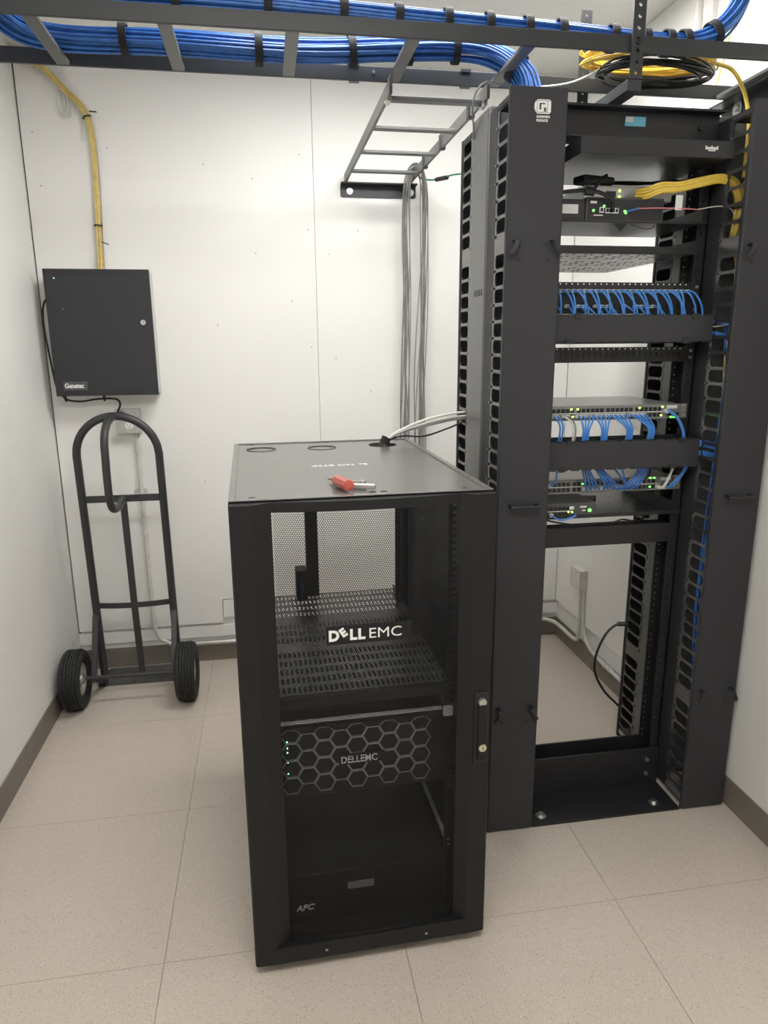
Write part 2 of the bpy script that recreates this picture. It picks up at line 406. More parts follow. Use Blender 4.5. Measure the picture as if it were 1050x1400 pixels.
# perforated steel sheet
p = .0050; rh = .445 * p; Rc = p / math.sqrt(3)
nx = int((MR - ML) / p); nz = int((MZ1 - MZ0) / (p * math.sqrt(3) / 2))
ang = np.radians(30 + 60 * np.arange(6)); cx, cz = [], []
for j in range(nz):
    x = ML + p * .5 + np.arange(nx) * p + (p * .5 if j % 2 else 0); cx.append(x); cz.append(np.full(nx, MZ0 + Rc + j * p * math.sqrt(3) / 2))
cx = np.concatenate(cx); cz = np.concatenate(cz); N = len(cx)
X = np.concatenate([cx[:, None] + Rc * np.cos(ang), cx[:, None] + rh * np.cos(ang)], 1)
Z = np.concatenate([cz[:, None] + Rc * np.sin(ang), cz[:, None] + rh * np.sin(ang)], 1)
X = np.clip(X, ML, MR); Y = .002 + .018 * ((X - (ML + MR) / 2) / ((MR - ML) / 2)) ** 2
V = np.stack([X, Y, Z], -1).reshape(-1, 3)
q = np.array([[i, (i + 1) % 6, 6 + (i + 1) % 6, 6 + i] for i in range(6)]); Fq = (np.arange(N)[:, None, None] * 12 + q[None]).reshape(-1, 4)
me = bpy.data.meshes.new('mesh_sheet'); me.vertices.add(len(V)); me.vertices.foreach_set('co', V.ravel())
me.loops.add(Fq.size); me.loops.foreach_set('vertex_index', Fq.ravel()); me.polygons.add(len(Fq)); me.polygons.foreach_set('loop_start', np.arange(len(Fq)) * 4)
me.update(); me.validate(); me.materials.append(M['cabblack'])
ms = bpy.data.objects.new('mesh_sheet', me); COL.objects.link(ms); ms.parent = dr; ORG[ms.name] = (0, 0, 0); ms['label'] = 'black honeycomb perforated steel sheet'; ms['kind'] = 'stuff'
# name badge in the middle of the door
bdg = B(.196, .388, -.0025, .0012, .868, .912).build('badge', 'cabblack', dr, bevel=.001); bdg['label'] = 'dark badge with raised silver lettering'
zb = .8785
text('D', 'badge_letter', .034, (.200, -.0029, zb), 'ink', bdg, bold=.0015, sx=.95)
text('E', 'badge_letter', .027, (.2325, -.0029, zb + .0065), 'ink', bdg, rot=(math.pi / 2, math.radians(-33), 0), bold=.0015, sx=.95)
text('L', 'badge_letter', .034, (.2475, -.0029, zb), 'ink', bdg, bold=.0015, sx=.95)
text('L', 'badge_letter', .034, (.2660, -.0029, zb), 'ink', bdg, bold=.0015, sx=.95)
text('EMC', 'badge_letter', .034, (.2890, -.0029, zb), 'ink', bdg, bold=-.0001, sx=1.16)
# swing handle on the right stile
hp = B(.5435, .5775, -.0035, .0, .528, .716).build('handle_plate', 'black', dr, bevel=.002)
B(.549, .572, -.0135, -.004, .538, .690).build('swing_handle', 'cabblack', hp, bevel=.005)
MB().cyl((.560, -.0125, .693), (.560, -.004, .693), .0095, 20).build('handle_pivot', 'galv', hp, smooth=True)
MB().cyl((.561, -.0165, .576), (.561, -.010, .576), .0095, 24).build('lock_cylinder', 'brass', hp, smooth=True)
B(.5602, .5618, -.0169, -.0164, .571, .581).build('key_slot', 'dark', hp)
# levelling feet
for u in (.035, CU - .035):
    for v in (.022 + .045, CV - .05):
        f_ = MB().lathe([(.0, 0), (.021, 0), (.021, .008), (.010, .014), (.007, .032), (0, .032)], (u, v, 0), (0, 0, 1), 20)
        f_.build('levelling_foot', 'black', cab, smooth=True)

# things mounted inside the cabinet
sh = cabthing('vented_shelf', 'black slotted steel shelf inside the server cabinet', 'shelf', .29, .45, .685)
mb = MB(); nu, nv = 34, 7
for i in range(nu):
    for j in range(14):
        u0 = .07 + i * (.445 / nu); v0 = .13 + j * .05
        if j in (5, 9): mb.box(u0, u0 + .445 / nu, v0, v0 + .05, .6835, .6855); continue
        mb.holecell(lambda a, b, q: (a, b, q), u0, u0 + .445 / nu, v0, v0 + .05, u0 + .003, u0 + .445 / nu - .003, v0 + .008, v0 + .042, .0009, .6835, .6855, 1)
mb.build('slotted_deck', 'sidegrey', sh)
B(.07, .515, .108, .13, .660, .6855).build('front_lip', 'black', sh, bevel=.001)
for u0 in (.0685, .5152): B(u0, u0 + .0013, .11, .83, .655, .70).build('side_flange', 'black', sh)

sv = cabthing('rack_server', 'black rack server with honeycomb bezel inside the cabinet', 'server', .29, .1, .42)
B(.078, .508, .125, .80, .425, .607).build('chassis', 'black', sv)
lid = B(.084, .50, .126, .140, .6075, .6105).build('lid', 'lightsteel', sv); lid['label'] = 'bright steel front edge of the lid'
for u0 in (.055, .495): B(u0, u0 + .034, .097, .1045, .604, .630).build('rack_ear', 'lightsteel', sv, bevel=.001)
bz = B(.078, .508, .108, .1245, .415, .606).build('bezel', 'dark', sv, bevel=.003)
a = .0272; hx = MB()
for c in range(9):
    for r_ in range(4):
        uc = .112 + c * a * 1.5; zc = .452 + r_ * a * 1.732 + (.5 * a * 1.732 if c % 2 else 0)
        if zc > .60: continue
        pts = [(uc + a * math.cos(math.radians(60 * k)), zc + a * math.sin(math.radians(60 * k))) for k in range(6)]
        inn = [(uc + (a - .003) * math.cos(math.radians(60 * k)), zc + (a - .003) * math.sin(math.radians(60 * k))) for k in range(6)]
        vs = [(x_, .1045, min(z_, .604)) for x_, z_ in pts] + [(x_, .1035, min(z_, .604)) for x_, z_ in inn] + [(x_, .1078, min(z_, .604)) for x_, z_ in inn]
        hx.add(vs, [(k, (k + 1) % 6, 6 + (k + 1) % 6, 6 + k) for k in range(6)] + [(6 + k, 6 + (k + 1) % 6, 12 + (k + 1) % 6, 12 + k) for k in range(6)])
hx.build('honeycomb_grille', 'hexgrey', bz)
for zz in (.575, .558, .545, .518, .487): MB().cyl((.103, .104, zz), (.103, .1075, zz), .0016, 8).build('status_light', 'ledw', bz)
lb = B(.228, .345, .101, .1034, .497, .525).build('bezel_badge', 'dark', bz)
text('DELLEMC', 'bezel_lettering', .026, (.233, .1006, .502), 'ink', lb, bold=.0003, sx=.85)

ups = cabthing('power_supply_unit', 'black battery backup unit at the bottom of the cabinet', 'battery backup', .29, .1, .05)
B(.078, .508, .12, .70, .052, .178).build('chassis', 'black', ups)
B(.060, .525, .112, .1195, .050, .180).build('front_panel', 'dark', ups, bevel=.003)
B(.245, .315, .109, .1115, .122, .142).build('display', 'hexgrey', ups)
text('APC', 'maker_lettering', .024, (.108, .1112, .075), 'ink', ups, bold=.0005, shear=.25)
rl = cabthing('slide_rail', 'bare steel slide rail along the cabinet right side', 'rail', .52, .45, .10)
B(.526, .5305, .14, .60, .188, .197).build('rail_channel', 'lightsteel', rl); B(.521, .5258, .14, .60, .190, .195).build('inner_slide', 'lightsteel', rl)
pd = cabthing('power_strip', 'black vertical power strip at the back of the cabinet', 'power strip', .235, .80, .69)
B(.215, .255, .79, .83, .69, 1.18).build('strip_housing', 'black', pd, bevel=.003)
for k in range(8):
    B(.222, .248, .7875, .7898, .86 + k * .038, .885 + k * .038).build('socket', 'dark', pd)
B(.178, .214, .765, .83, .69, .79).build('inlet_box', 'dark', pd, bevel=.003)
MB().tube([(.195, .764, .70), (.195, .755, .72), (.196, .755, .74), (.197, .764, .75)], .006, 8).build('inlet_plug', 'blue', pd, smooth=True)
dg_ = cabthing('dangling_cable', 'short black cable end dangling under the cabinet roof', 'cable', .36, .5, 1.10)
MB().tube([(.35, .52, 1.18), (.352, .52, 1.15), (.36, .52, 1.125)], .003, 8).build('lead', 'blackcable', dg_, smooth=True)
MB().cyl((.36, .52, 1.125), (.366, .52, 1.105), .007, 8).build('connector', 'blackcable', dg_)

# pocket tool on the roof: red-handled screwdriver and folded pliers
tl = cabthing('pocket_tool', 'red handled pocket tool lying on the cabinet roof', 'tool', .27, .12, CZ)
hd = MB()
h0, h1 = Vector((.245, .152, CZ + .013)), Vector((.263, .070, CZ + .015)); d_ = (h1 - h0).normalized(); s_ = d_.cross(Vector((0, 0, 1))).normalized()
hd.tube([h0, h0.lerp(h1, .12), h0.lerp(h1, .5), h0.lerp(h1, .9), h1], [.008] * 2 + [.0125] * 3 + [.0135] * 8 + [.013] * 6 + [.009] * 6, 8, 5)
hd.build('handle', 'red', tl, smooth=False)
MB().tube([h0, h0 - d_ * .02 - Vector((0, 0, .001)), h0 - d_ * .055 - Vector((0, 0, .006))], [.004] * 6 + [.003] * 8, 8, 5).build('blade', 'steel', tl, smooth=True)
MB().bar((.240, .20, CZ + .006), (.305, .11, CZ + .008), .010, .010).build('plier_arm', 'steel', tl, bevel=.003)
MB().bar((.275, .105, CZ + .007), (.325, .085, CZ + .007), .012, .012).build('plier_jaw', 'galv', tl, bevel=.003)
MB().cyl((.300, .116, CZ + .0), (.300, .116, CZ + .016), .0085, 14).build('pivot', 'steel', tl, smooth=True)

# ================================================================== TWO-POST RELAY RACK
RX0, RX1, RZ = 1.101, 1.616, 2.134
rk = thing('relay_rack', 'black two-post open relay rack bolted to the floor', 'rack', ((RX0 + RX1) / 2, .52, 0))
for sgn, xo in ((1, RX0), (-1, RX1)):
    mb = MB()
    e = lambda d0, d1: (min(xo + sgn * d0, xo + sgn * d1), max(xo + sgn * d0, xo + sgn * d1))
    mb.box(*e(0, .004), .482, .558, .006, RZ)          # web
    for y0 in (.482, .554):
        # flanges with hole pattern
        for k in range(96):
            z0 = .05 + k * .0215
            c0, c1 = e(.0005, .032); cm = (c0 + c1) / 2 + sgn * .004
            mb.holecell(lambda u_, v_, q_: (u_, q_, v_), c0, c1, z0, z0 + .0215, cm - .0035, cm + .0035, z0 + .0072, z0 + .0142, .0034, y0, y0 + .004, 1)
        c0, c1 = e(.0005, .032); mb.box(c0, c1, y0, y0 + .004, .006, .05)
    mb.build('upright', 'black', rk)
    # web screw heads
    sc = MB()
    for k in range(20):
        xx = xo + sgn * .004
        sc.cyl((xx, .52, .12 + k * .1), (xx + sgn * .0015, .52, .12 + k * .1), .004, 8)
    sc.build('web_screws', 'galv', rk)
# top angles and base angles
for y0, y1, hy in ((.474, .481, .44), (.559, .566, .60)):
    mb = B(RX0, RX1, y0, y1, RZ - .064, RZ); mb.box(RX0, RX1, min(hy, y0), max(hy, y1), RZ + .0003, RZ + .006)
    mb.build('top_angle', 'black', rk)
for y0, y1, ya, yb in ((.474, .481, .325, .481), (.559, .566, .559, .718)):
    mb = B(RX0, RX1, y0, y1, .0065, .140); mb.box(RX0, RX1, ya, yb, 0.0, .006)
    mb.build('base_angle', 'black', rk)
for bx, by, bz_ in ((1.145, .365, .006), (1.545, .365, .006), (1.50, .66, .006), (1.18, .66, .006)):
    MB().cyl((bx, by, bz_), (bx, by, bz_ + .003), .017, 20).build('washer', 'steel', rk, smooth=True)
    MB().cyl((bx, by, bz_ + .003), (bx, by, bz_ + .012), .0095, 6).build('anchor_bolt', 'steel', rk)
for bx, bz_ in ((1.572, .10), (1.572, .045), (1.14, .10), (1.56, 2.10), (1.15, 2.10)):
    MB().cyl((bx, .4735, bz_), (bx, .466, bz_), .0075, 6).build('frame_bolt', 'steel' if bz_ < 1 else 'black', rk)
lbq = B(1.331, 1.392, .4728, .4735, 2.098, 2.122).build('asset_label', 'bluelabel', rk); lbq['label'] = 'pale blue adhesive label'
B(1.3325, 1.354, .4722, .4727, 2.108, 2.1215).build('label_patch', 'paper', lbq)

# ------------------------------------------------------------------ vertical cable managers
NC, CELL, ZF = 46, .04445, .062
def finger_mesh(y0, y1, flip, solid=False):
    mb = MB()
    f = lambda u_, v_, q_: (q_, u_, v_)
    if solid: mb.box(-.002, .002, y0, y1, 0, CELL)
    else:
        a0, a1 = (y0 + .006, y1 - .014) if not flip else (y0 + .014, y1 - .006)
        mb.holecell(f, y0, y1, 0, CELL, a0, a1, .0045, CELL - .0045, .012, -.002, .002, 4)
        # curved lip on the finger
        yy = y1 - .004 if not flip else y0 + .004
        mb.box(-.006, .006, yy - .004, yy + .004, -.0035, .0035)
    bm_ = mb.mesh('finger'); bb = bmesh.new(); bb.from_mesh(bm_); bmesh.ops.recalc_face_normals(bb, faces=bb.faces); bb.to_mesh(bm_); bb.free()
    bm_.materials.append(M['finger']); return bm_
FM = {(fl_, so): finger_mesh(*( (.336, .428) if not fl_ else (.657, .762)), fl_, so) for fl_ in (False, True) for so in (False, True)}
def vmanager(x0, x1, label, logo):
    t = thing('vertical_cable_manager', label, 'cable manager', ((x0 + x1) / 2, .55, 0), group='vertical cable managers beside the rack')
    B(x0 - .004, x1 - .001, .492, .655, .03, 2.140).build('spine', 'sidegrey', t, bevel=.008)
    for xx in (x0 + .0005, x1 - .0035):
        B(xx, xx + .003, .428, .4915, .03, 2.118).build('side_strip', 'grey', t)
    slots = MB()
    for k in range(4):
        slots.box(x0 - .0046, x0 - .0041, .515 + k * .022, .524 + k * .022, 1.650, 1.668)
    slots.build('slot_row', 'dark', t)
    for fl_ in (False, True):
        for xx in (x0 + .003, x1 - .003):
            for k in range(NC):
                piece(FM[(fl_, k in (7, 38))], 'finger', (xx, 0, ZF + k * CELL), t)
    for zc in (.03, 2.108):   # end caps tying the fingers together
        B(x0 + .001, x1 - .001, .336, .4275, zc - .004, zc + .012).build('end_bracket', 'galv' if zc < 1 else 'grey', t)
        B(x0 + .001, x1 - .001, .6565, .762, zc - .004, zc + .012).build('end_bracket', 'galv' if zc < 1 else 'grey', t)
    cv_ = MB().prism([(x0 - .002, .3355), (x0 - .002, .326), (x0 + .002, .322), (x1 - .002, .322), (x1 + .002, .326), (x1 + .002, .3355)], lambda u_, v_, q_: (u_, v_, q_), .004, RZ).build('front_cover', 'grey', t)
    B(x0 - .002, x1 + .002, .7625, .775, .01, 2.12).build('rear_cover', 'black', t, bevel=.002)
    xc = (x0 + x1) / 2
    for zz, big in ((1.762, True), (.422, True)):
        for sg in (-1, 1):
            xx = xc + sg * .051
            k_ = MB().tube([(xx, .3225, zz + .012), (xx, .302, zz + .010), (xx + sg * .004, .298, zz - .006), (xx + sg * .014, .304, zz - .022)], .0075, 8, 4, sx=.6)
            k_.build('latch_knob', 'black', cv_, smooth=True)
            MB().cyl((xx - sg * .012, .3219, zz - .034), (xx - sg * .012, .3225, zz - .034), .006, 12).build('latch_hole', 'dark', cv_)
    MB().tube([(xc - .038, .323, 1.068), (xc - .038, .305, 1.068), (xc - .033, .3, 1.068), (xc + .033, .3, 1.068), (xc + .038, .305, 1.068), (xc + .038, .323, 1.068)], .0055, 8, 2).build('pull_handle', 'black', cv_, smooth=True)
    if logo:
        g = MB().prism([(1.014, 2.077), (1.018, 2.073), (1.049, 2.073), (1.053, 2.077), (1.053, 2.101), (1.049, 2.105), (1.018, 2.105), (1.011, 2.098), (1.010, 2.085)], lambda u_, v_, q_: (u_, q_, v_), .3195, .3219).build('maker_emblem', 'ink', cv_)
        d = MB()
        for q_ in ((1.0165, 1.0495, 2.1015, 2.1025), (1.0165, 1.0175, 2.0765, 2.1025), (1.0165, 1.0495, 2.0755, 2.0765), (1.0225, 1.0375, 2.094, 2.097), (1.0225, 1.0275, 2.082, 2.0965), (1.0345, 1.041, 2.0775, 2.087), (1.0435, 1.0445, 2.0765, 2.1015)):
            d.box(q_[0], q_[1], .3191, .3194, q_[2], q_[3])
        d.build('emblem_lines', 'plate', g)
        text('CHATSWORTH', 'maker_lettering', .0075, (1.0165, .3215, 2.064), 'ink', cv_, bold=.0003, sx=.68)
        text('PRODUCTS', 'maker_lettering', .0075, (1.0165, .3215, 2.0555), 'ink', cv_, bold=.0003, sx=.78)
    return t
vmanager(.950, 1.097, 'tall black vertical cable manager between server cabinet and rack, with emblem', True)
vmanager(1.621, 1.768, 'tall black vertical cable manager against the right wall', False)
# blue cables running inside the managers
def bundle_thing(name, label, cat, path, n, R, r, m, straps=(), flat=1.0, group=None, twist=1.5, k=8, sides=6, strapw=.02, jitter=.15, taper=None, strapm='strap', strapR=1.08):
    base = path[0]
    t = thing(name, label, cat, tuple(base), group=group)
    c_ = strands(path, n, R, r, k, sides, twist, flat, jitter, taper).build('cables', m, t, smooth=True, fixn=False); c_['kind'] = 'stuff'
    for u_ in straps: band(path, u_, R * strapR + r, strapw, flat).build('strap', strapm, t, smooth=True)
    return t

# ================================================================== RACK EQUIPMENT
EX0, EX1 = 1.115, 1.602     # 19in ears
FY = .4815                  # front of the rack flange
def shelf(name, label, z, yfront, yback, lip, perf=False, zlip=None, xl=1.135):
    t = thing(name, label, 'shelf', (1.358, .5, z))
    if perf:
        mb = MB(); n_ = 24
        for i in range(n_):
            for j in range(12):
                u0 = 1.135 + i * (.445 / n_); dv = (yback - yfront - .01) / 12; v0 = yfront + .01 + j * dv
                if (i % 3 == 2) or j % 4 == 3: mb.box(u0, u0 + .445 / n_, v0, v0 + dv, z, z + .002)
                else: mb.holecell(lambda a_, b_, q_: (a_, b_, q_), u0, u0 + .445 / n_, v0, v0 + dv, u0 + .005, u0 + .445 / n_ - .005, v0 + .012, v0 + dv - .012, .002, z, z + .002, 1)
        mb.build('perforated_deck', 'shelfblack', t)
    else:
        B(xl, 1.580, yfront + .002, yback, z, z + .002).build('deck', 'shelfblack', t)
    B(EX0 if yfront > .47 else xl - .002, EX1 if yfront > .47 else 1.602, yfront, yfront + .002, (zlip or z), (zlip or z) + lip).build('front_lip', 'black', t, bevel=.001)
    for xx in (xl - .0015, 1.5802):
        B(xx, xx + .0013, yfront + .003, yback, z, z + .04).build('side_flange', 'black', t)
        ex = (EX0, xl - .001) if xx < 1.3 else (1.5815, EX1)
        B(ex[0], ex[1], FY - .003, FY - .0005, z - .001, z + .043).build('rack_ear', 'black', t)
    return t
s1 = shelf('cantilever_shelf', 'deep black cantilever shelf at the top of the rack', 1.998, .365, .735, .043, xl=1.160)
lg = MB()
for k in range(9): lg.box(1.512 + k * .0042, 1.5155 + k * .0042, .3642, .3648, 2.0185, 2.0245 + (.003 if k in (0, 4, 8) else 0))
for k in range(5): lg.box(1.521 + k * .0042, 1.5245 + k * .0042, .3642, .3648, 2.0145, 2.0175)
lg.build('maker_lettering', 'ink', s1)
s2 = shelf('equipment_shelf', 'black shelf carrying the fiber router and silver box', 1.845, .455, .72, .008)
s3 = shelf('perforated_shelf', 'deep black perforated shelf above the blue patch panel', 1.765, .478, 1.04, .021, perf=True)

# router on shelf 2
rt = thing('fiber_router', 'black fiber router with white label and lit ports', 'router', (1.32, .5, 1.848))
B(1.222, 1.455, .452, .66, 1.8475, 1.910).build('housing', 'plate', rt, bevel=.002)
B(1.2255, 1.4515, .4512, .4519, 1.850, 1.906).build('front_panel', 'black', rt)
B(1.233, 1.252, .4505, .4511, 1.893, 1.899).build('name_label', 'paper', rt)
pb = B(1.279, 1.318, .4495, .4511, 1.868, 1.8815).build('port_bank', 'paper', rt)
for k in range(4): B(1.2805 + k * .0095, 1.2875 + k * .0095, .4490, .4494, 1.871, 1.880).build('port', 'port', pb)
B(1.261, 1.2735, .4495, .4511, 1.869, 1.8835).build('uplink_port', 'paper', rt); B(1.2635, 1.271, .449, .4494, 1.872, 1.881).build('port', 'port', rt)
B(1.245, 1.272, .4505, .4511, 1.861, 1.8635).build('print_line', 'ink', rt)
for xx, zz in ((1.243, 1.8745), (1.274, 1.886), (1.337, 1.874), (1.340, 1.870)): MB().cyl((xx, .4492, zz), (xx, .4511, zz), .0035, 10).build('status_light', 'led', rt)
# left dark media unit with label
mu = thing('media_converter', 'flat black unit with white paper label beside the router', 'network device', (1.17, .5, 1.848))
B(1.138, 1.2205, .456, .62, 1.8475, 1.904).build('housing', 'grey', mu, bevel=.002)
B(1.150, 1.200, .4553, .4559, 1.866, 1.890).build('paper_label', 'paper', mu)
# silver box behind on top
sb = thing('network_terminal', 'silver network terminal stacked on the black router', 'network device', (1.36, .57, 1.911))
B(1.235, 1.505, .50, .68, 1.9105, 1.950).build('housing', 'silver', sb, bevel=.002)
for xx in (1.323, 1.323): pass
for zz in (1.921, 1.937): MB().cyl((1.342, .4985, zz), (1.342, .5, zz), .004, 10).build('status_light', 'ledy', sb)
B(1.30, 1.33, .497, .4995, 1.918, 1.935).build('port_bank', 'port', sb)
# label pieces and adapters
ad = thing('power_adapter', 'black power adapter lying on the silver terminal', 'power adapter', (1.26, .53, 1.951))
MB().bar((1.215, .50, 1.963), (1.325, .535, 1.965), .05, .022).build('adapter_body', 'blackcable', ad, bevel=.006)
MB().tube([(1.325, .535, 1.965), (1.37, .55, 1.967), (1.43, .54, 1.966), (1.52, .53, 1.972), (1.58, .52, 1.968)], .0045, 8).build('lead', 'blackcable', ad, smooth=True)
MB().tube([(1.32, .545, 1.968), (1.40, .57, 1.975), (1.50, .56, 1.974), (1.585, .54, 1.98)], .004, 8).build('lead', 'blackcable', ad, smooth=True)
bc = thing('power_cable', 'thick black power cord arching in front of the router', 'cord', (1.2, .44, 1.91))
MB().tube([(1.098, .44, 1.905), (1.15, .435, 1.917), (1.21, .43, 1.921), (1.255, .43, 1.915), (1.287, .432, 1.898), (1.293, .438, 1.878), (1.293, .447, 1.874)], .0055, 8).build('lead', 'blackcable', bc, smooth=True)
MB().tube([(1.205, .431, 1.921), (1.222, .43, 1.92), (1.232, .43, 1.918)], .012, 8).build('ferrite_bead', 'blackcable', bc, smooth=True)
MB().tube([(1.232, .43, 1.925), (1.26, .45, 1.955), (1.29, .48, 1.972)], .0045, 8).build('lead', 'blackcable', bc, smooth=True)
fc = thing('fiber_jumper', 'thin pink and white fiber jumper plugged into the router', 'cord', (1.34, .44, 1.87))
MB().tube([(1.342, .449, 1.873), (1.355, .44, 1.876), (1.37, .437, 1.880)], .003, 6).build('blue_boot', 'blue', fc, smooth=True)
MB().tube([(1.37, .437, 1.880), (1.43, .43, 1.881), (1.50, .425, 1.880), (1.545, .425, 1.879)], .0017, 6).build('pink_sleeve', 'redcable', fc, smooth=True)
MB().tube([(1.545, .425, 1.879), (1.60, .425, 1.888), (1.645, .43, 1.885), (1.665, .435, 1.862), (1.67, .44, 1.78)], .0015, 6).build('white_sleeve', 'whitecable', fc, smooth=True)
lt = thing('cable_tag', 'white paper tag folded round the yellow fiber cables', 'tag', (1.49, .418, 1.885))
B(1.474, 1.495, .4245, .4255, 1.876, 1.915).build('tag_face', 'paper', lt)
ypath = [(1.385, .475, 1.922), (1.40, .45, 1.922), (1.43, .432, 1.933), (1.48, .432, 1.937), (1.54, .43, 1.950), (1.60, .43, 1.961), (1.645, .43, 1.952), (1.672, .432, 1.915), (1.678, .435, 1.87), (1.676, .44, 1.82), (1.672, .45, 1.775)]
bundle_thing('yellow_fiber_bundle', 'thick bundle of yellow fiber cables leaving the silver terminal', 'cable bundle', ypath, 10, .0125, .0048, 'yellow', (.76, .84), k=8, strapw=.008, twist=.6, taper=lambda u: 1.0 if u < .7 else 1.0 - 1.6 * (u - .7))
sp = thing('wire_spool_loop', 'thin black wire loop drooping under the router shelf', 'wire', (1.40, .46, 1.84))
MB().tube([(1.36, .462, 1.8425), (1.39, .46, 1.834), (1.41, .458, 1.830), (1.43, .458, 1.834), (1.435, .46, 1.8425)], .0012, 6).build('lead', 'blackcable', sp, smooth=True)
vt = thing('shelf_fastener_strap', 'black strap end hanging below the router shelf', 'strap', (1.33, .46, 1.84))
MB().prism([(1.312, 1.844), (1.350, 1.844), (1.333, 1.822)], lambda u_, v_, q_: (u_, q_, v_), .458, .461).build('strap_end', 'strap', vt)

# patch panels
def patch_panel(z0, z1, label, rows):
    t = thing('patch_bay', label, 'patch bay', (1.358, FY, z0))
    B(EX0, EX1, FY - .004, FY - .0005, z0, z1).build('panel_plate', 'black', t, bevel=.001)
    B(1.135, 1.58, FY - .0002, FY + .05, z0 + .004, z1 - .004).build('rear_housing', 'dark', t)
    pm = MB(); lm = MB()
    for zr in rows:
        for k in range(24):
            xx = 1.150 + k * .01785
            pm.box(xx - .006, xx + .006, FY - .0065, FY - .0042, zr - .007, zr + .007)
    pm.build('ports', 'port', t)
    for k in range(24):
        xx = 1.150 + k * .01785; lm.box(xx - .002, xx + .002, FY - .0046, FY - .0041, z1 - .007, z1 - .0035)
    lm.build('port_numbers', 'ink', t)
    for xx in (1.122, 1.595): 
        for zz in (z0 + .012, z1 - .012): MB().cyl((xx, FY - .0042, zz), (xx, FY - .008, zz), .0045, 10).build('rack_screw', 'galv', t)
    return t
patch_panel(1.597, 1.686, 'two-row patch panel crowded with blue patch cords', (1.661, 1.618))
patch_panel(1.458, 1.502, 'single-row empty patch panel below the upper cable duct', (1.480,))

def hmanager(z0, z1, yf, label):
    t = thing('horizontal_cable_manager', label, 'cable manager', (1.358, .44, z0), group='horizontal cable managers in the rack')
    B(EX0, EX1, FY - .003, FY - .0005, z0 - .006, z1 + .006).build('back_plate', 'black', t)
    B(1.112, 1.604, yf, yf + .003, z0, z1).build('front_cover', 'grey', t, bevel=.0012)
    for zz, s_ in ((z0, -1), (z1, 1)):
        fm = MB()
        for k in range(13):
            xx = 1.122 + k * .0375
            fm.box(xx, xx + .027, yf + .001, FY - .0035, zz - .002 if s_ > 0 else zz, zz if s_ > 0 else zz + .002)
            fm.box(xx, xx + .027, yf + .0005, yf + .006, zz if s_ > 0 else zz - .003, zz + .003 if s_ > 0 else zz)
        fm.build('duct_fingers', 'black', t)
    for xx in (1.19, 1.545):
        B(xx - .011, xx + .011, yf - .003, yf + .0, z1 - .010, z1 + .006).build('hinge_clip', 'black', t, bevel=.001)
        B(xx - .035, xx - .013, yf - .003, yf + .0, z0 - .006, z0 + .010).build('hinge_clip', 'black', t, bevel=.001)
    return t
hmanager(1.518, 1.590, .390, 'upper black horizontal cable duct below the blue patch cords')
hmanager(1.150, 1.231, .398, 'lower black horizontal cable duct between the two switches')

def switch(z0, label, lit):
    t = thing('network_switch', label, 'network switch', (1.358, .55, z0))
    B(1.137, 1.579, .4765, .80, z0, z0 + .0435).build('chassis', 'silver', t, bevel=.001)
    B(1.137, 1.579, .472, .4762, z0, z0 + .0435).build('face_plate', 'swface', t, bevel=.001)
    for x0_, x1_ in ((EX0, 1.1365), (1.5795, EX1)): B(x0_, x1_, FY - .0035, FY - .0005, z0, z0 + .0435).build('rack_ear', 'galv', t)
    pm = MB(); fm = MB()
    for k in range(24):
        xx = 1.150 + k * .0147 + (k // 6) * .006
        for zr in (z0 + .030, z0 + .0125):
            pm.box(xx - .0055, xx + .0055, .4705, .4718, zr - .0065, zr + .0055)
    pm.build('ports', 'port', t)
    fm.box(1.142, 1.528, .4708, .4719, z0 + .0205, z0 + .0225); fm.build('port_divider', 'ink', t)
    for k in range(3): B(1.536 + k * .0125, 1.546 + k * .0125, .4705, .4718, z0 + .008, z0 + .018).build('uplink_port', 'port', t)
    B(1.530, 1.565, .4711, .4718, z0 + .030, z0 + .040).build('label_strip', 'paper', t)
    for xx, zr, c_ in lit: B(xx - .0035, xx + .0035, .4695, .4704, z0 + zr - .0025, z0 + zr + .0025).build('status_light', c_, t)
    for xx in (1.587, 1.595):
        for zr in (.008, .022, .036): MB().cyl((xx, FY - .0037, z0 + zr), (xx, FY - .007, z0 + zr), .0035, 8).build('rack_screw', 'steel', t)
    return t
switch(1.287, 'upper silver network switch with blue patch cords hanging down', [(1.225, .012, 'ledy'), (1.22, .034, 'ledy'), (1.24, .034, 'ledy'), (1.44, .034, 'ledy'), (1.515, .036, 'ledy'), (1.512, .010, 'ledy'), (1.546, .004, 'led'), (1.556, .004, 'led'), (1.566, .004, 'led')])
switch(1.062, 'lower silver network switch with patch cords rising to the duct', [(1.27, .03, 'led'), (1.34, .034, 'led'), (1.495, .040, 'led'), (1.508, .040, 'led'), (1.495, .012, 'led'), (1.545, .006, 'led')])

# bottom vented shelf with small firewall
s4 = shelf('vented_shelf', 'black slotted shelf below the lower switch', .985, .46, .80, .012, perf=True)
fw = thing('firewall_box', 'small black firewall with green power light on the slotted shelf', 'network device', (1.23, .5, .998))
B(1.14, 1.315, .4635, .62, .9875, 1.034).build('housing', 'plate', fw, bevel=.002)
pm = MB(); dv_ = MB()
for k in range(6):
    for zr in (1.018, 1.001): pm.box(1.150 + k * .0135, 1.160 + k * .0135, .4615, .4632, zr - .005, zr + .005)
pm.build('ports', 'port', fw); B(1.146, 1.232, .4622, .4633, 1.0085, 1.0105).build('port_divider', 'ink', fw)
B(1.228, 1.243, .4622, .4633, 1.014, 1.024).build('label_strip', 'paper', fw)
B(1.263, 1.284, .4622, .4633, 1.018, 1.0235).build('maker_label', 'paper', fw); B(1.270, 1.281, .4622, .4633, 1.0075, 1.0115).build('print_mark', 'ink', fw)
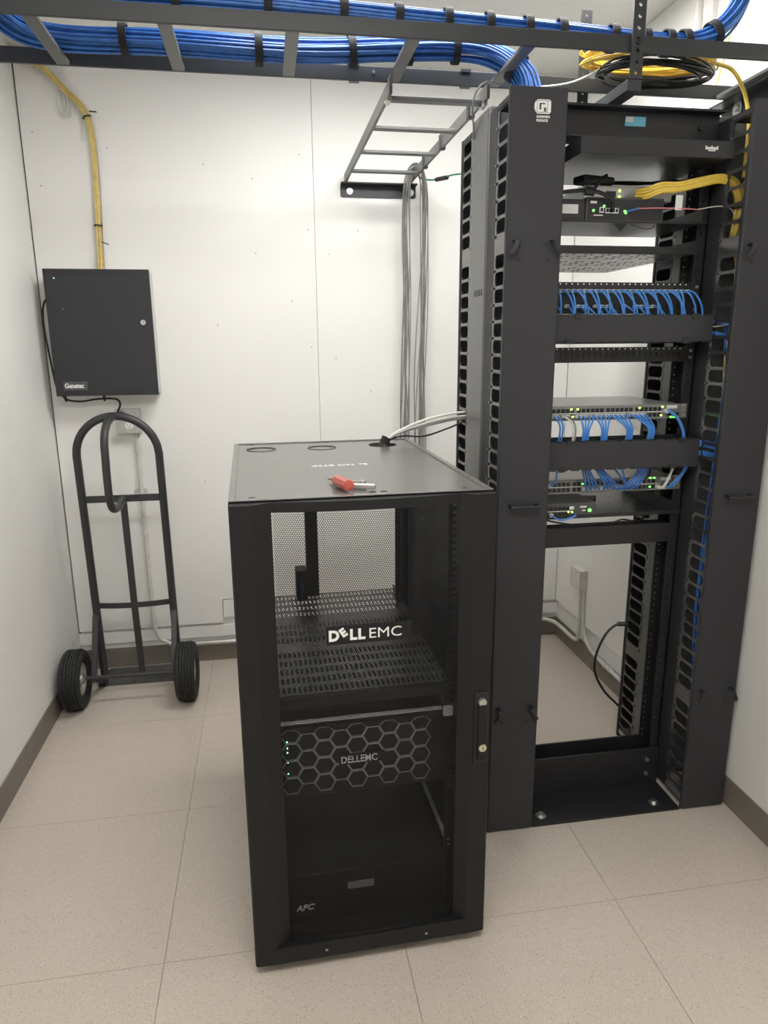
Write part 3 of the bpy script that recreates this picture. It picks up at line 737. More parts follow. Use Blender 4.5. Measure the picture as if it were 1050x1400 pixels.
MB().cyl((1.295, .4615, 1.009), (1.295, .4634, 1.009), .0055, 14).build('power_light', 'led', fw)
for xx in (1.225, 1.237): MB().cyl((xx, .4615, 1.006), (xx, .4634, 1.006), .003, 8).build('status_light', 'ledy', fw)
wa = thing('power_brick', 'black power brick with white label under the lower switch', 'power adapter', (1.36, .56, .998))
MB().bar((1.33, .55, 1.005), (1.37, .62, 1.005), .04, .032).build('brick', 'blackcable', wa, bevel=.004)
B(1.331, 1.341, .535, .5365, 1.0, 1.018).build('brick_label', 'paper', wa)
wa2 = thing('coiled_lead', 'thin black lead hanging below the slotted shelf', 'wire', (1.3, .55, .955))
MB().tube([(1.16, .50, .976), (1.20, .495, .966), (1.26, .49, .957), (1.33, .49, .958), (1.38, .49, .955), (1.42, .49, .966), (1.46, .49, .960), (1.50, .50, .966), (1.53, .51, .982)], .0028, 6).build('lead', 'blackcable', wa2, smooth=True)
bp_ = thing('blanking_bar', 'black rack bar above the open lower half of the rack', 'rack bar', (1.358, .48, .89))
B(EX0, EX1, FY - .003, FY - .0005, .888, .950).build('bar_face', 'black', bp_, bevel=.001)
B(1.135, 1.58, FY - .0004, FY + .06, .944, .9465).build('bar_return', 'grey', bp_)

# ------------------------------------------------------------------ patch cords
def cord(path, label, group, m='cord', r=.0029, plug=True):
    t = thing('patch_cable', label, 'patch cable', path[0], group=group)
    MB().tube(path, r, 6, 5).build('jacket', m, t, smooth=True)
    if plug:
        p0, p1 = Vector(path[0]), Vector(path[1])
        MB().bar(p0, p0 + (p1 - p0).normalized() * .014, .0105, .009).build('plug', 'white', t)
    return t
ORD = ['first', 'second', 'third', 'fourth', 'fifth', 'sixth', 'seventh', 'eighth', 'ninth', 'tenth', 'eleventh', 'twelfth', 'thirteenth', 'fourteenth', 'fifteenth', 'sixteenth', 'seventeenth', 'eighteenth', 'nineteenth', 'twentieth', 'twenty-first', 'twenty-second', 'twenty-third', 'twenty-fourth']
CNT = {}
def nth(g): CNT[g] = CNT.get(g, 0) + 1; return ORD[CNT[g] - 1]
RJ = random.uniform
for k in range(24):
    x = 1.150 + k * .01785; tgt = 1.122 + .0375 * round((x + .028 - 1.122) / .0375) - .005 + (k % 4) * .0035
    if k == 23: tgt = x + .035
    cord([(x, .476, 1.661), (x, .455, 1.661), (x + .3 * (tgt - x), .437, 1.650), (x + .75 * (tgt - x), .432, 1.622), (tgt, .434, 1.592), (tgt + .004, .44, 1.56)],
         nth('t') + ' blue patch cord from the left on the top patch panel row', 'blue cords on the top patch row')
for k in (0, 2, 4, 5, 7, 8, 9, 12, 14, 15, 17):
    x = 1.150 + k * .01785; tgt = x + RJ(.012, .03)
    cord([(x, .476, 1.618), (x, .462, 1.618), (x + .3 * (tgt - x), .452, 1.613), (tgt, .447, 1.592), (tgt + .002, .447, 1.56)],
         nth('l') + ' blue patch cord from the left on the lower patch panel row', 'blue cords on the lower patch row')
for gi, (xa, n_, tx) in enumerate(((1.237, 4, 1.243), (1.285, 4, 1.302), (1.34, 4, 1.382), (1.405, 4, 1.452))):
    for k in range(n_):
        x = xa + k * .0147; tgt = tx + k * .006
        cord([(x, .470, 1.301), (x, .45, 1.301), (x + .4 * (tgt - x), .435, 1.288), (tgt, .43, 1.262), (tgt + .001, .436, 1.225), (tgt, .44, 1.20)],
             nth('u') + ' from the left of the sixteen blue cords hanging under the upper switch', 'blue cords under the upper switch')
cord([(1.160, .470, 1.301), (1.160, .452, 1.301), (1.172, .44, 1.28), (1.172, .436, 1.25), (1.165, .44, 1.20)], 'leftmost blue patch cord under the upper switch, beside the cover', 'left blue cords under the upper switch')
cord([(1.172, .470, 1.301), (1.172, .452, 1.301), (1.182, .44, 1.28), (1.180, .436, 1.25), (1.172, .44, 1.20)], 'second leftmost blue patch cord under the upper switch, before the white one', 'left blue cords under the upper switch')
cord([(1.190, .470, 1.301), (1.190, .448, 1.301), (1.208, .436, 1.285), (1.214, .433, 1.255), (1.210, .44, 1.20)], 'white patch cord hanging from the upper switch', None, 'whitecable')
cord([(1.205, .470, 1.301), (1.205, .455, 1.301), (1.217, .44, 1.285), (1.222, .437, 1.255), (1.216, .44, 1.20)], 'grey patch cord beside the white one under the upper switch', None, 'greycable')
for k in range(2):
    x = 1.524 + k * .004
    cord([(x, .470, 1.312 - k * .006), (x + .004, .45, 1.311), (x + .028, .44, 1.285), (x + .047, .438, 1.245), (x + .05, .44, 1.20)], nth('s') + ' of two blue cords slanting down at the right of the upper switch', 'right blue cords under the upper switch')
cord([(1.552, .470, 1.296), (1.558, .455, 1.290), (1.58, .44, 1.262), (1.598, .438, 1.240), (1.64, .44, 1.232)], 'thin black patch cord at the right end of the upper switch', None, 'blackcable', .0022, False)
# cords rising from the lower switch
for k in range(11):
    x = 1.272 + k * .0147; tgt = (1.248 if k < 4 else 1.29 if k < 9 else 1.35) + (k % 5) * .0065
    cord([(x, .470, 1.076), (x, .452, 1.077), (x + .2 * (tgt - x), .440, 1.085), (x + .6 * (tgt - x), .434, 1.115), (tgt, .434, 1.150), (tgt, .44, 1.185)], nth('m') + ' from the left of the dense blue cords rising from the lower switch', 'blue cords above the lower switch', 'blue')
for k in range(5):
    x = 1.375 + k * .0135; tgt = 1.425 + k * .008
    cord([(x, .470, 1.076), (x, .450, 1.075), (x + .4 * (tgt - x), .436, 1.09), (tgt, .434, 1.125), (tgt + .008, .434, 1.15), (tgt + .012, .44, 1.185)], nth('r') + ' from the left of the blue cords leaning right above the lower switch', 'leaning blue cords above the lower switch', 'blue')
cord([(1.157, .470, 1.092), (1.160, .452, 1.094), (1.169, .44, 1.11), (1.168, .436, 1.15), (1.165, .44, 1.185)], 'single blue patch cord at the left end of the lower switch', None)
cord([(1.518, .470, 1.075), (1.520, .447, 1.074), (1.528, .436, 1.090), (1.540, .43, 1.130), (1.552, .43, 1.168)], 'white patch cord rising from the right end of the lower switch', None, 'whitecable', .0042)
for k in range(2):
    cord([(1.540 + k * .012, .470, 1.071), (1.545 + k * .012, .45, 1.075), (1.575 + k * .006, .436, 1.115), (1.588 + k * .006, .433, 1.150), (1.59, .44, 1.185)], nth('e') + ' of two blue cords at the right end of the lower switch', 'right blue cords above the lower switch')
cord([(1.455, .470, 1.09), (1.46, .455, 1.095), (1.472, .44, 1.12), (1.47, .436, 1.15), (1.465, .44, 1.185)], 'thin black patch cord rising from the lower switch', None, 'blackcable', .0022, False)
cord([(1.165, .4605, 1.001), (1.166, .445, 1.0), (1.19, .43, .990), (1.235, .435, 1.0), (1.241, .4605, 1.002)], 'short blue patch cord looped across the firewall', None)
# cords leaving the right ends of the ducts
for i in range(4):
    z0 = 1.577 - (i // 2) * .034 - (i % 2) * .005
    cord([(1.585, .425, z0), (1.615, .418, z0), (1.650, .41, z0 - .005), (1.675, .41, z0 - .02), (1.69, .42, z0 - .08)], nth('d') + ' blue cord from the top leaving the upper duct end', 'blue cords leaving the upper duct', plug=False)
for i in range(7):
    z0 = 1.222 - (i // 4) * .031 - (i % 4) * .005
    cord([(1.585, .428 + .003 * (i % 3), z0), (1.615, .42, z0), (1.65, .412, z0 - .006), (1.675, .412, z0 - .020), (1.69, .42, z0 - .09)], nth('f') + ' blue cord from the top leaving the lower duct end', 'blue cords leaving the lower duct', plug=False)
cord([(1.585, .41, 1.560), (1.625, .405, 1.559), (1.668, .405, 1.565), (1.69, .42, 1.55)], 'thin white cord passing from the upper duct into the right manager', None, 'whitecable', .0018, False)

bundle_thing('blue_riser_bundle', 'blue cables running down inside the right cable manager', 'cable bundle', [(1.685, .42, 1.56), (1.69, .40, 1.40), (1.69, .40, 1.15), (1.672, .385, .95), (1.66, .38, .80), (1.665, .39, .62), (1.68, .40, .45), (1.69, .42, .30)], 13, .026, .0032, 'blue', k=5, taper=lambda u: 1.0 if u < .6 else 1.0 - (u - .6) * 1.2)
bundle_thing('blue_drop_bundle', 'blue cables dropping inside the left cable manager', 'cable bundle', [(1.035, .44, 2.10), (1.03, .42, 1.8), (1.03, .405, 1.5), (1.03, .40, 1.3), (1.03, .40, 1.15), (1.04, .42, 1.0)], 14, .030, .003, 'blue', k=5)
yc = thing('yellow_drop_cable', 'single yellow cable dropping inside the right cable manager', 'cable', (1.67, .43, 1.7))
MB().tube([(1.672, .43, 1.78), (1.678, .41, 1.70), (1.675, .40, 1.64), (1.672, .405, 1.585), (1.668, .41, 1.45), (1.67, .40, 1.36), (1.675, .405, 1.28), (1.69, .42, 1.2)], .0038, 8).build('jacket', 'yellow', yc, smooth=True)

# ================================================================== OVERHEAD RUNWAY
LZ0, LZ1 = 2.231, 2.269
ld = thing('cable_runway', 'long dark ladder runway across the ceiling carrying blue cables', 'cable ladder', (.6, .5, LZ0))
for y0 in (.345, .640): B(XL + .002, XR - .016, y0, y0 + .0095, LZ0, LZ1).build('rail', 'ladder', ld, bevel=.0015)
k = -2
rx = [-.165 + .292 * k for k in range(-1, 5)] + [1.72]
for x in rx:
    if XL + .03 < x < 1.2 or x > 1.6:
        B(x - .016, x + .016, .3547, .6398, LZ0 + .0005, LZ0 + .0095).build('rung', 'ladder_grey', ld, bevel=.001)
for x, zz in ((.655, LZ0 + .014), (.08, LZ0 + .018)):
    MB().cyl((x, .3445, zz), (x, .342, zz), .004, 8)
sp_ = MB()
for x in (.60, .92):   # splice clips on the far rail
    sp_.box(x - .014, x + .014, .636, .6528, LZ1 - .004, LZ1 + .004); sp_.box(x - .014, x + .014, .636, .6528, LZ0 - .004, LZ0 + .002)
sp_.build('splice_clip', 'ladder', ld)
MB().cyl((.655, .6398, LZ0 + .022), (.655, .636, LZ0 + .022), .005, 8).build('runway_bolt', 'steel', ld)
# second runway going to the back wall
l2 = thing('cable_runway', 'short grey ladder runway reaching the back wall', 'cable ladder', (.84, 1.2, 2.19))
for x0 in (.692, .972): B(x0, x0 + .0095, .60, 1.742, 2.190, 2.228).build('rail', 'ladder_grey', l2, bevel=.0015)
for y in (.665, .945, 1.24, 1.535): B(.7017, .9718, y - .016, y + .016, 2.1905, 2.2).build('rung', 'ladder_grey', l2, bevel=.001)
for y in (.78, 1.14, 1.42):
    B(.966, .9875, y - .012, y + .012, 2.186, 2.236).build('clip', 'ladder', l2, bevel=.002)
# junction clamps
for x0 in (.692, .972):
    MB().tube([(x0 + .005, .625, 2.185), (x0 + .005, .655, 2.182), (x0 + .005, .675, 2.19)], .007, 8).build('junction_clamp', 'galv', l2, smooth=True)
wbk = thing('wall_angle_bracket', 'black wall angle with two bolts holding the short runway', 'bracket', (.84, 1.745, 2.19))
MB().prism([(.675, .0), (.68, -.005), (1.003, -.005), (1.008, 0), (1.008, .043), (1.003, .048), (.68, .048), (.675, .043)], lambda u_, v_, q_: (u_, q_, 2.141 + v_), 1.744, 1.7495).build('wall_flange', 'ladder', wbk)
B(.675, 1.008, 1.70, 1.7438, 2.1845, 2.1892).build('shelf_flange', 'ladder', wbk)
for x in (.715, .985):
    MB().cyl((x, 1.7435, 2.160), (x, 1.740, 2.160), .014, 18).build('washer', 'steel', wbk, smooth=True); MB().cyl((x, 1.7395, 2.160), (x, 1.732, 2.160), .008, 6).build('bolt', 'steel', wbk)
rbk = thing('wall_angle_bracket', 'black wall angle bolted high on the right wall', 'bracket', (XR, .5, 2.19))
B(XR - .006, XR, .30, .72, 2.165, 2.256).build('wall_flange', 'ladder', rbk, bevel=.002)
B(XR - .05, XR - .0065, .30, .72, 2.2245, 2.2305).build('shelf_flange', 'ladder', rbk)
MB().cyl((XR - .0065, .636, 2.206), (XR - .010, .636, 2.206), .022, 20).build('washer', 'steel', rbk, smooth=True)
MB().cyl((XR - .0105, .636, 2.206), (XR - .018, .636, 2.206), .009, 6).build('bolt', 'steel', rbk)
# elevation posts standing on the rack
el = thing('elevation_kit', 'black punched posts and foot channel between rack and runway', 'bracket', (1.28, .5, 2.14))
B(1.262, 1.302, .34, .66, 2.1405, 2.168).build('foot_channel', 'ladder', el, bevel=.002)
for y0, z1 in ((.336, ZC), (.6535, 2.45)):
    mb = MB(); nh = int((z1 - 2.141) / .0254)
    for k in range(nh):
        z0 = 2.1685 + k * .0254
        if z0 + .0254 > z1: break
        mb.holecell(lambda u_, v_, q_: (u_, q_, v_), 1.266, 1.299, z0, z0 + .0254, 1.278, 1.287, z0 + .008, z0 + .0175, .0044, y0, y0 + .004, 2)
    mb.build('punched_post', 'ladder', el)
for z_ in (2.25,): MB().cyl((1.2825, .3355, z_), (1.2825, .331, z_), .006, 6).build('post_bolt', 'black', el)

# blue bundles
b2 = [(-.34, .42, 2.46), (-.315, .47, 2.37), (-.27, .53, 2.295), (-.17, .57, 2.272), (.1, .575, 2.274), (.45, .58, 2.272), (.70, .58, 2.290), (.86, .575, 2.300), (.97, .56, 2.288), (1.045, .53, 2.235), (1.062, .50, 2.16), (1.05, .46, 2.08)]
b2_u = [.33, .41, .48, .555, .62, .70, .86]
bundle_thing('blue_cable_bundle', 'thick blue cable bundle bending down into the left cable manager', 'cable bundle', b2, 34, .030, .0037, 'blue', (.335, .425, .50, .565, .645, .80), k=8)
b1 = [(XL + .004, .40, 2.30), (-.2, .40, 2.298), (.3, .398, 2.300), (.7, .40, 2.293), (1.1, .40, 2.284), (1.35, .405, 2.278), (1.48, .41, 2.288), (1.56, .41, 2.33), (1.61, .41, 2.41), (1.63, .41, 2.52), (1.635, .41, 2.64)]
bundle_thing('blue_cable_bundle', 'long blue cable bundle rising to the ceiling at the right', 'cable bundle', b1, 30, .024, .0037, 'blue', (.17, .215, .26, .295, .325, .35, .375, .40, .45, .49, .53, .57, .66), k=8)
# coils lying on the runway
def coil(name, label, c, rx_, ry_, n, r, m, dz, spread):
    t = thing(name, label, 'cable coil', c); mb = MB()
    for k in range(n):
        a_, b_ = rx_ + RJ(-spread, spread), ry_ + RJ(-spread, spread); cx_, cy_, z_ = c[0] + RJ(-.012, .012), c[1] + RJ(-.01, .01), c[2] + r + RJ(0, dz)
        ph = RJ(0, 6.28)
        mb.tube([(cx_ + a_ * math.cos(2 * math.pi * i / 22), cy_ + b_ * math.sin(2 * math.pi * i / 22), z_ + .006 * math.sin(ph + 4 * math.pi * i / 22)) for i in range(22)], r, 6, 2, closed=True)
    o = mb.build('turns', m, t, smooth=True, fixn=False); o['kind'] = 'stuff'
    return t
coil('black_cable_coil', 'coil of black cable lying on the runway above the rack', (1.44, .53, 2.242), .155, .078, 12, .0032, 'blackcable', .018, .018)
coil('yellow_cable_coil', 'coil of yellow fiber cable lying on the runway above the rack', (1.42, .535, 2.268), .19, .072, 14, .0026, 'yellow', .03, .016)
wv = thing('white_cable', 'thin white cable sagging along the runway into the coil', 'cable', (1.2, .6, 2.22))
MB().tube([(1.055, .60, 2.225), (1.08, .60, 2.222), (1.12, .60, 2.224), (1.22, .58, 2.236), (1.30, .50, 2.262), (1.36, .45, 2.280)], .0028, 6).build('jacket', 'whitecable', wv, smooth=True)
wv2 = thing('white_cable', 'grey lead arching from the runway down to the left manager', 'cable', (.95, .6, 2.14))
MB().tube([(1.0, .57, 2.215), (.955, .555, 2.215), (.928, .56, 2.19), (.925, .58, 2.15), (.938, .61, 2.12), (.944, .63, 2.09)], .0026, 8).build('jacket', 'greycable', wv2, smooth=True)
yr = thing('yellow_cable', 'yellow cable bending down beside the right wall angle', 'cable', (1.7, .55, 2.1))
MB().tube([(1.60, .50, 2.275), (1.655, .50, 2.262), (1.695, .505, 2.225), (1.713, .50, 2.18), (1.712, .48, 2.12), (1.70, .46, 2.06), (1.69, .445, 1.97)], .0055, 8).build('jacket', 'yellow', yr, smooth=True)
yt = thing('yellow_cable', 'thin yellow cable rising to the ceiling along the right wall', 'cable', (1.77, .68, 2.4))
MB().tube([(1.745, .72, 2.26), (1.765, .70, 2.40), (1.775, .69, 2.52), (1.776, .69, 2.65)], .003, 6).build('jacket', 'yellowpale', yt, smooth=True)
pp = thing('plastic_pipe', 'white plastic pipe running up the right wall', 'pipe', (1.765, .86, 2.0))
MB().cyl((XR - .027, .865, 1.95), (XR - .027, .865, ZC - .001), .0135, 16).build('pipe_run', 'pipe', pp, smooth=True)
MB().cyl((XR - .027, .865, 2.50), (XR - .027, .865, 2.54), .0165, 16).build('coupling', 'pipe', pp, smooth=True)

# ================================================================== GREY CABLES, GREEN GROUND
gh = [(.940, 1.66, .80), (.945, 1.665, 1.1), (.948, 1.67, 1.4), (.950, 1.668, 1.75), (.946, 1.66, 2.05), (.952, 1.64, 2.20), (.985, 1.625, 2.245), (1.022, 1.64, 2.20), (1.032, 1.66, 2.05), (1.030, 1.67, 1.75), (1.020, 1.67, 1.4), (1.018, 1.665, 1.1), (1.022, 1.66, .80)]
bundle_thing('grey_cable_bundle', 'thin grey cables looped over the short runway and hanging down', 'cable bundle', gh, 12, .017, .0025, 'greycable', k=6, sides=5, jitter=.55, twist=7.0, taper=lambda u: 1 + .9 * max(0, abs(u - .5) * 2 - .45))
gg = thing('green_ground_wire', 'green ground wire along the short runway into the manager', 'wire', (1.0, 1.3, 2.2))
MB().tube([(.995, .70, 2.232), (.990, 1.0, 2.236), (.992, 1.3, 2.235), (.992, 1.55, 2.225), (1.01, 1.66, 2.205), (1.06, 1.60, 2.185), (1.10, 1.40, 2.165), (1.10, 1.0, 2.08), (1.06, .75, 2.02)], .0035, 6).build('wire', 'green', gg, smooth=True)
MB().cyl((1.065, 1.59, 2.184), (1.088, 1.50, 2.174), .009, 10).build('splice_crimp', 'blackcable', gg, smooth=True)
# white cables from the cabinet roof port to the manager
for i, (dz, m_, lb_) in enumerate(((.0, 'whitecable', 'white cable from the cabinet roof port to the left manager, uppermost'), (-.012, 'whitecable', 'white cable from the cabinet roof port, just under the uppermost one'), (-.02, 'greycable', 'grey cable from the cabinet roof port to the left manager'), (-.03, 'blackcable', 'black cable sagging from the cabinet roof port to the left manager'))):
    t = thing('roof_port_cable', lb_, 'cable', (.7, .72, 1.2), group=None)
    sag = .022 if i == 3 else 0
    MB().tube([(.685, .70 + i * .004, 1.10), (.690, .70 + i * .003, 1.19), (.705, .70, 1.222 - i * .003), (.75, .70, 1.248 + dz * .4 - sag * .5), (.82, .70, 1.275 + dz - sag), (.90, .70, 1.292 + dz - sag * .7), (.96, .70, 1.298 + dz), (1.02, .69, 1.30 + dz)], .0042 if i != 3 else .003, 8).build('jacket', m_, t, smooth=True)
vw = thing('cable_wrap', 'black hook strap gathering the cables at the roof port', 'strap', (.69, .70, 1.20))
MB().lathe([(.012, -.012), (.0155, -.012), (.0155, .012), (.012, .012)], (.692, .703, 1.212), (.45, 0, 1), 16).build('wrap', 'strap', vw)
bcd = thing('power_cable', 'black power cord bowing out behind the rack near the floor', 'cord', (1.6, .78, .3))
MB().tube([(1.625, .77, .478), (1.60, .785, .475), (1.558, .79, .440), (1.522, .79, .36), (1.520, .79, .28), (1.56, .785, .20), (1.62, .775, .135)], .0048, 8).build('lead', 'blackcable', bcd, smooth=True)
MB().cyl((1.625, .77, .478), (1.596, .786, .474), .009, 10).build('plug', 'blackcable', bcd, smooth=True)

# ================================================================== ACCESS CONTROL PANEL
ap = thing('control_panel_box', 'black wall-mounted control panel box with lock and white lettering', 'control box', (-.345, 1.70, 1.31))
B(-.548, -.1415, 1.662, PY, 1.312, 1.814).build('enclosure', 'painted', ap, bevel=.002)
dv = B(-.555, -.140, 1.645, 1.6615, 1.308, 1.820).build('door', 'grey', ap, bevel=.002)
vn = MB()
for i in range(46):
    for j in range(3): vn.box(-.520 + i * .0073, -.5165 + i * .0073, 1.6444, 1.6449, 1.795 + j * .006, 1.798 + j * .006)
for i in range(46):
    for j in range(2): vn.box(-.520 + i * .0073, -.5165 + i * .0073, 1.6444, 1.6449, 1.316 + j * .006, 1.319 + j * .006)
vn.build('vent_slots', 'dark', dv)
MB().cyl((-.178, 1.645, 1.608), (-.178, 1.638, 1.608), .0105, 20).build('lock', 'steel', dv, smooth=True)
B(-.1788, -.1772, 1.6374, 1.638, 1.602, 1.614).build('key_slot', 'dark', dv)
pl = B(-.522, -.425, 1.6425, 1.6448, 1.332, 1.369).build('name_plate', 'plate', dv, bevel=.0008)
text('Genetec', 'plate_lettering', .027, (-.517, 1.6421, 1.342), 'ink', pl, bold=.0009, sx=.83)
MB().cyl((-.513, 1.6435, 1.783), (-.513, 1.6449, 1.783), .0022, 10).build('status_light', 'ledw', dv)
MB().cyl((-.490, 1.6440, 1.662), (-.490, 1.6449, 1.662), .0014, 8).build('pin_light', 'ink', dv)
pc = thing('power_cable', 'black power cord under the control panel box', 'cord', (-.45, 1.7, 1.30))
MB().tube([(-.553, 1.70, 1.72), (-.580, 1.70, 1.68), (-.588, 1.70, 1.60), (-.578, 1.70, 1.46), (-.565, 1.70, 1.34), (-.545, 1.70, 1.305), (-.52, 1.69, 1.288), (-.47, 1.69, 1.282), (-.41, 1.69, 1.290), (-.35, 1.69, 1.292), (-.318, 1.69, 1.285), (-.312, 1.695, 1.262), (-.325, 1.70, 1.235), (-.318, 1.712, 1.222)], .0042, 8).build('lead', 'blackcable', pc, smooth=True)
for x in (-.53, -.372): MB().tube([(x, 1.69, 1.312), (x - .003, 1.69, 1.295), (x, 1.69, 1.282)], .0055, 8).build('cord_clip', 'blackcable', pc, smooth=True)
B(-.334, -.302, 1.690, 1.712, 1.210, 1.232).build('plug', 'blackcable', pc, bevel=.004)
# yellow cables above the panel
yp = [(-.62 + .012, 1.72, 2.62), (-.54, 1.72, 2.60), (-.487, 1.725, 2.572), (-.426, 1.73, 2.51), (-.365, 1.735, 2.45), (-.338, 1.735, 2.39), (-.331, 1.738, 2.30), (-.334, 1.738, 2.15), (-.340, 1.738, 2.0), (-.346, 1.735, 1.85), (-.347, 1.71, 1.80)]
yb_ = bundle_thing('yellow_cable_bundle', 'pale yellow cables running down the wall into the control panel box', 'cable bundle', yp, 8, .0105, .0036, 'yellowpale', (), k=6, twist=.5)
for u_ in (.475, .80):
    band(yp, u_, .0145, .005).build('cable_tie', 'blackcable', yb_)
for (x_, z_, dx_) in ((-.329, 2.425, .028), (-.330, 1.935, .03)):
    MB().bar((x_, 1.722, z_), (x_ + dx_, 1.716, z_ - .003 if z_ > 2 else z_ - .012), .005, .004).build('cable_tie_tail', 'blackcable', yb_)
wc = thing('white_wire', 'thin white wire running beside the yellow cables', 'wire', (-.33, 1.73, 2.2))
MB().tube([(-.47, 1.73, 2.58), (-.41, 1.735, 2.515), (-.345, 1.738, 2.44), (-.318, 1.74, 2.36), (-.314, 1.743, 2.2), (-.322, 1.743, 2.0), (-.330, 1.742, 1.83)], .0026, 6).build('jacket', 'whitecable', wc, smooth=True)
wcl = thing('white_wire_coil', 'small coil of white wire tied up under the runway', 'wire', (-.43, 1.73, 2.5))
mb = MB()
for k in range(5):
    cx_ = -.418 + RJ(-.012, .012); z_ = 2.462 + RJ(-.012, .012)
    mb.tube([(cx_ + (.011 + .002 * k) * math.cos(2 * math.pi * i / 16), 1.741 - .002 * k, z_ + .052 * math.sin(2 * math.pi * i / 16)) for i in range(16)], .0022, 6, 2, closed=True)
mb.tube([(-.47 + .055 * math.cos(2 * math.pi * i / 16), 1.735, 2.575 + .022 * math.sin(2 * math.pi * i / 16)) for i in range(16)], .003, 6, 2, closed=True)
mb.tube([(-.40, 1.742, 2.50), (-.378, 1.742, 2.44), (-.368, 1.743, 2.38), (-.372, 1.744, 2.32)], .0022, 6)
mb.build('turns', 'whitecable', wcl, smooth=True)

# ================================================================== OUTLET BOXES AND CONDUIT
def duplex(mb_p, parent, f, m='white'):
    # f maps (u,v,w): u across, v up, w out of the face
    for vc in (.019, -.019):
        pts = [(.0165 * math.cos(2 * math.pi * i / 20), max(-.0135, min(.0135, .0165 * math.sin(2 * math.pi * i / 20))) + vc) for i in range(20)]
        o = MB().prism(pts, f, .0, .002).build('receptacle', m, parent)
        d = MB()
        for du in (-.006, .006):
            d.add([f(du - .001, vc - .001, .0023), f(du + .001, vc - .001, .0023), f(du + .001, vc + .007, .0023), f(du - .001, vc + .007, .0023)], [(0, 1, 2, 3)])
        d.add([f(-.002, vc - .009, .0023), f(.002, vc - .009, .0023), f(.002, vc - .005, .0023), f(-.002, vc - .005, .0023)], [(0, 1, 2, 3)])
        d.build('slots', 'dark', o, fixn=False)
ob_ = thing('outlet_box', 'galvanised steel outlet box below the control panel', 'outlet', (-.29, 1.73, 1.14))
B(-.338, -.238, 1.7135, PY, 1.137, 1.243).build('box_body', 'galv', ob_, bevel=.003)
cvp = B(-.339, -.237, 1.711, 1.7132, 1.136, 1.244).build('cover_plate', 'galv', ob_, bevel=.001)
duplex(None, cvp, lambda u_, v_, w_: (-.285 + u_, 1.711 - w_, 1.190 + v_))
for x, z in ((-.246, 1.232), (-.330, 1.147), (-.246, 1.147), (-.330, 1.232)): MB().cyl((x, 1.711, z), (x, 1.7085, z), .0045, 8).build('cover_screw', 'steel', cvp)
cd = thing('conduit', 'painted steel conduit from the outlet box down and along the back wall', 'conduit', (-.26, 1.735, .1))
cpts = [(-.262, 1.735, 1.136), (-.262, 1.735, .9), (-.262, 1.735, .6), (-.262, 1.735, .30), (-.255, 1.733, .20), (-.235, 1.735, .145), (-.19, 1.738, .112), (-.13, 1.738, .104), (.0, 1.740, .104), (.4, 1.740, .104), (1.0, 1.740, .104), (1.60, 1.740, .104), (1.68, 1.74, .102)]
MB().tube(cpts[:7], .0095, 12).build('conduit_run', 'painted', cd, smooth=True)
MB().tube(cpts[6:], .0105, 12).build('conduit_run', 'galv', cd, smooth=True)
MB().cyl((-.262, 1.735, 1.136), (-.262, 1.735, 1.115), .013, 12).build('connector', 'galv', cd, smooth=True)
MB().cyl((-.262, 1.735, 1.075), (-.262, 1.735, 1.045), .0125, 12).build('coupling', 'painted', cd, smooth=True)
B(-.285, -.24, 1.7455, 1.7498, .86, .88).build('pipe_strap', 'painted', cd); 
MB().cyl((-.29, 1.749, .87), (-.29, 1.745, .87), .004, 8).build('strap_screw', 'steel', cd)
rb = thing('outlet_box', 'grey outlet box on the right wall behind the rack', 'outlet', (1.76, 1.45, .37))
B(1.730, XR - .02, 1.400, 1.505, .374, .472).build('box_body', 'painted', rb, bevel=.003)
cv2 = B(1.7275, 1.7297, 1.399, 1.506, .373, .473).build('cover_plate', 'painted', rb, bevel=.001)
duplex(None, cv2, lambda u_, v_, w_: (1.7275 - w_, 1.452 - u_, .423 + v_))
c2 = thing('conduit', 'painted conduit dropping from the right outlet box toward the back corner', 'conduit', (1.76, 1.46, .1))
MB().tube([(1.752, 1.435, .374), (1.755, 1.435, .28), (1.756, 1.436, .18), (1.757, 1.445, .115), (1.757, 1.50, .095), (1.755, 1.60, .095), (1.745, 1.69, .098), (1.715, 1.732, .101), (1.682, 1.74, .102)], .0095, 12).build('conduit_run', 'painted', c2, smooth=True)
c3 = thing('conduit', 'painted conduit dropping from the right outlet box toward the rack', 'conduit', (1.76, 1.38, .1))
MB().tube([(1.757, 1.413, .374), (1.759, 1.408, .28), (1.76, 1.395, .19), (1.76, 1.35, .135), (1.76, 1.27, .112), (1.76, 1.1, .106), (1.76, .9, .106), (1.76, .80, .106)], .0095, 12).build('conduit_run', 'painted', c3, smooth=True)
for y in (1.12, 1.16): MB().cyl((1.76, y - .008, .106), (1.76, y + .008, .106), .0125, 12).build('coupling', 'painted', c3, smooth=True)
c4 = thing('conduit', 'slim painted conduit hanging between the other two under the right outlet box', 'conduit', (1.765, 1.42, .3))
MB().tube([(1.767, 1.424, .374), (1.767, 1.422, .30), (1.767, 1.42, .21)], .006, 10).build('conduit_run', 'painted', c4, smooth=True)

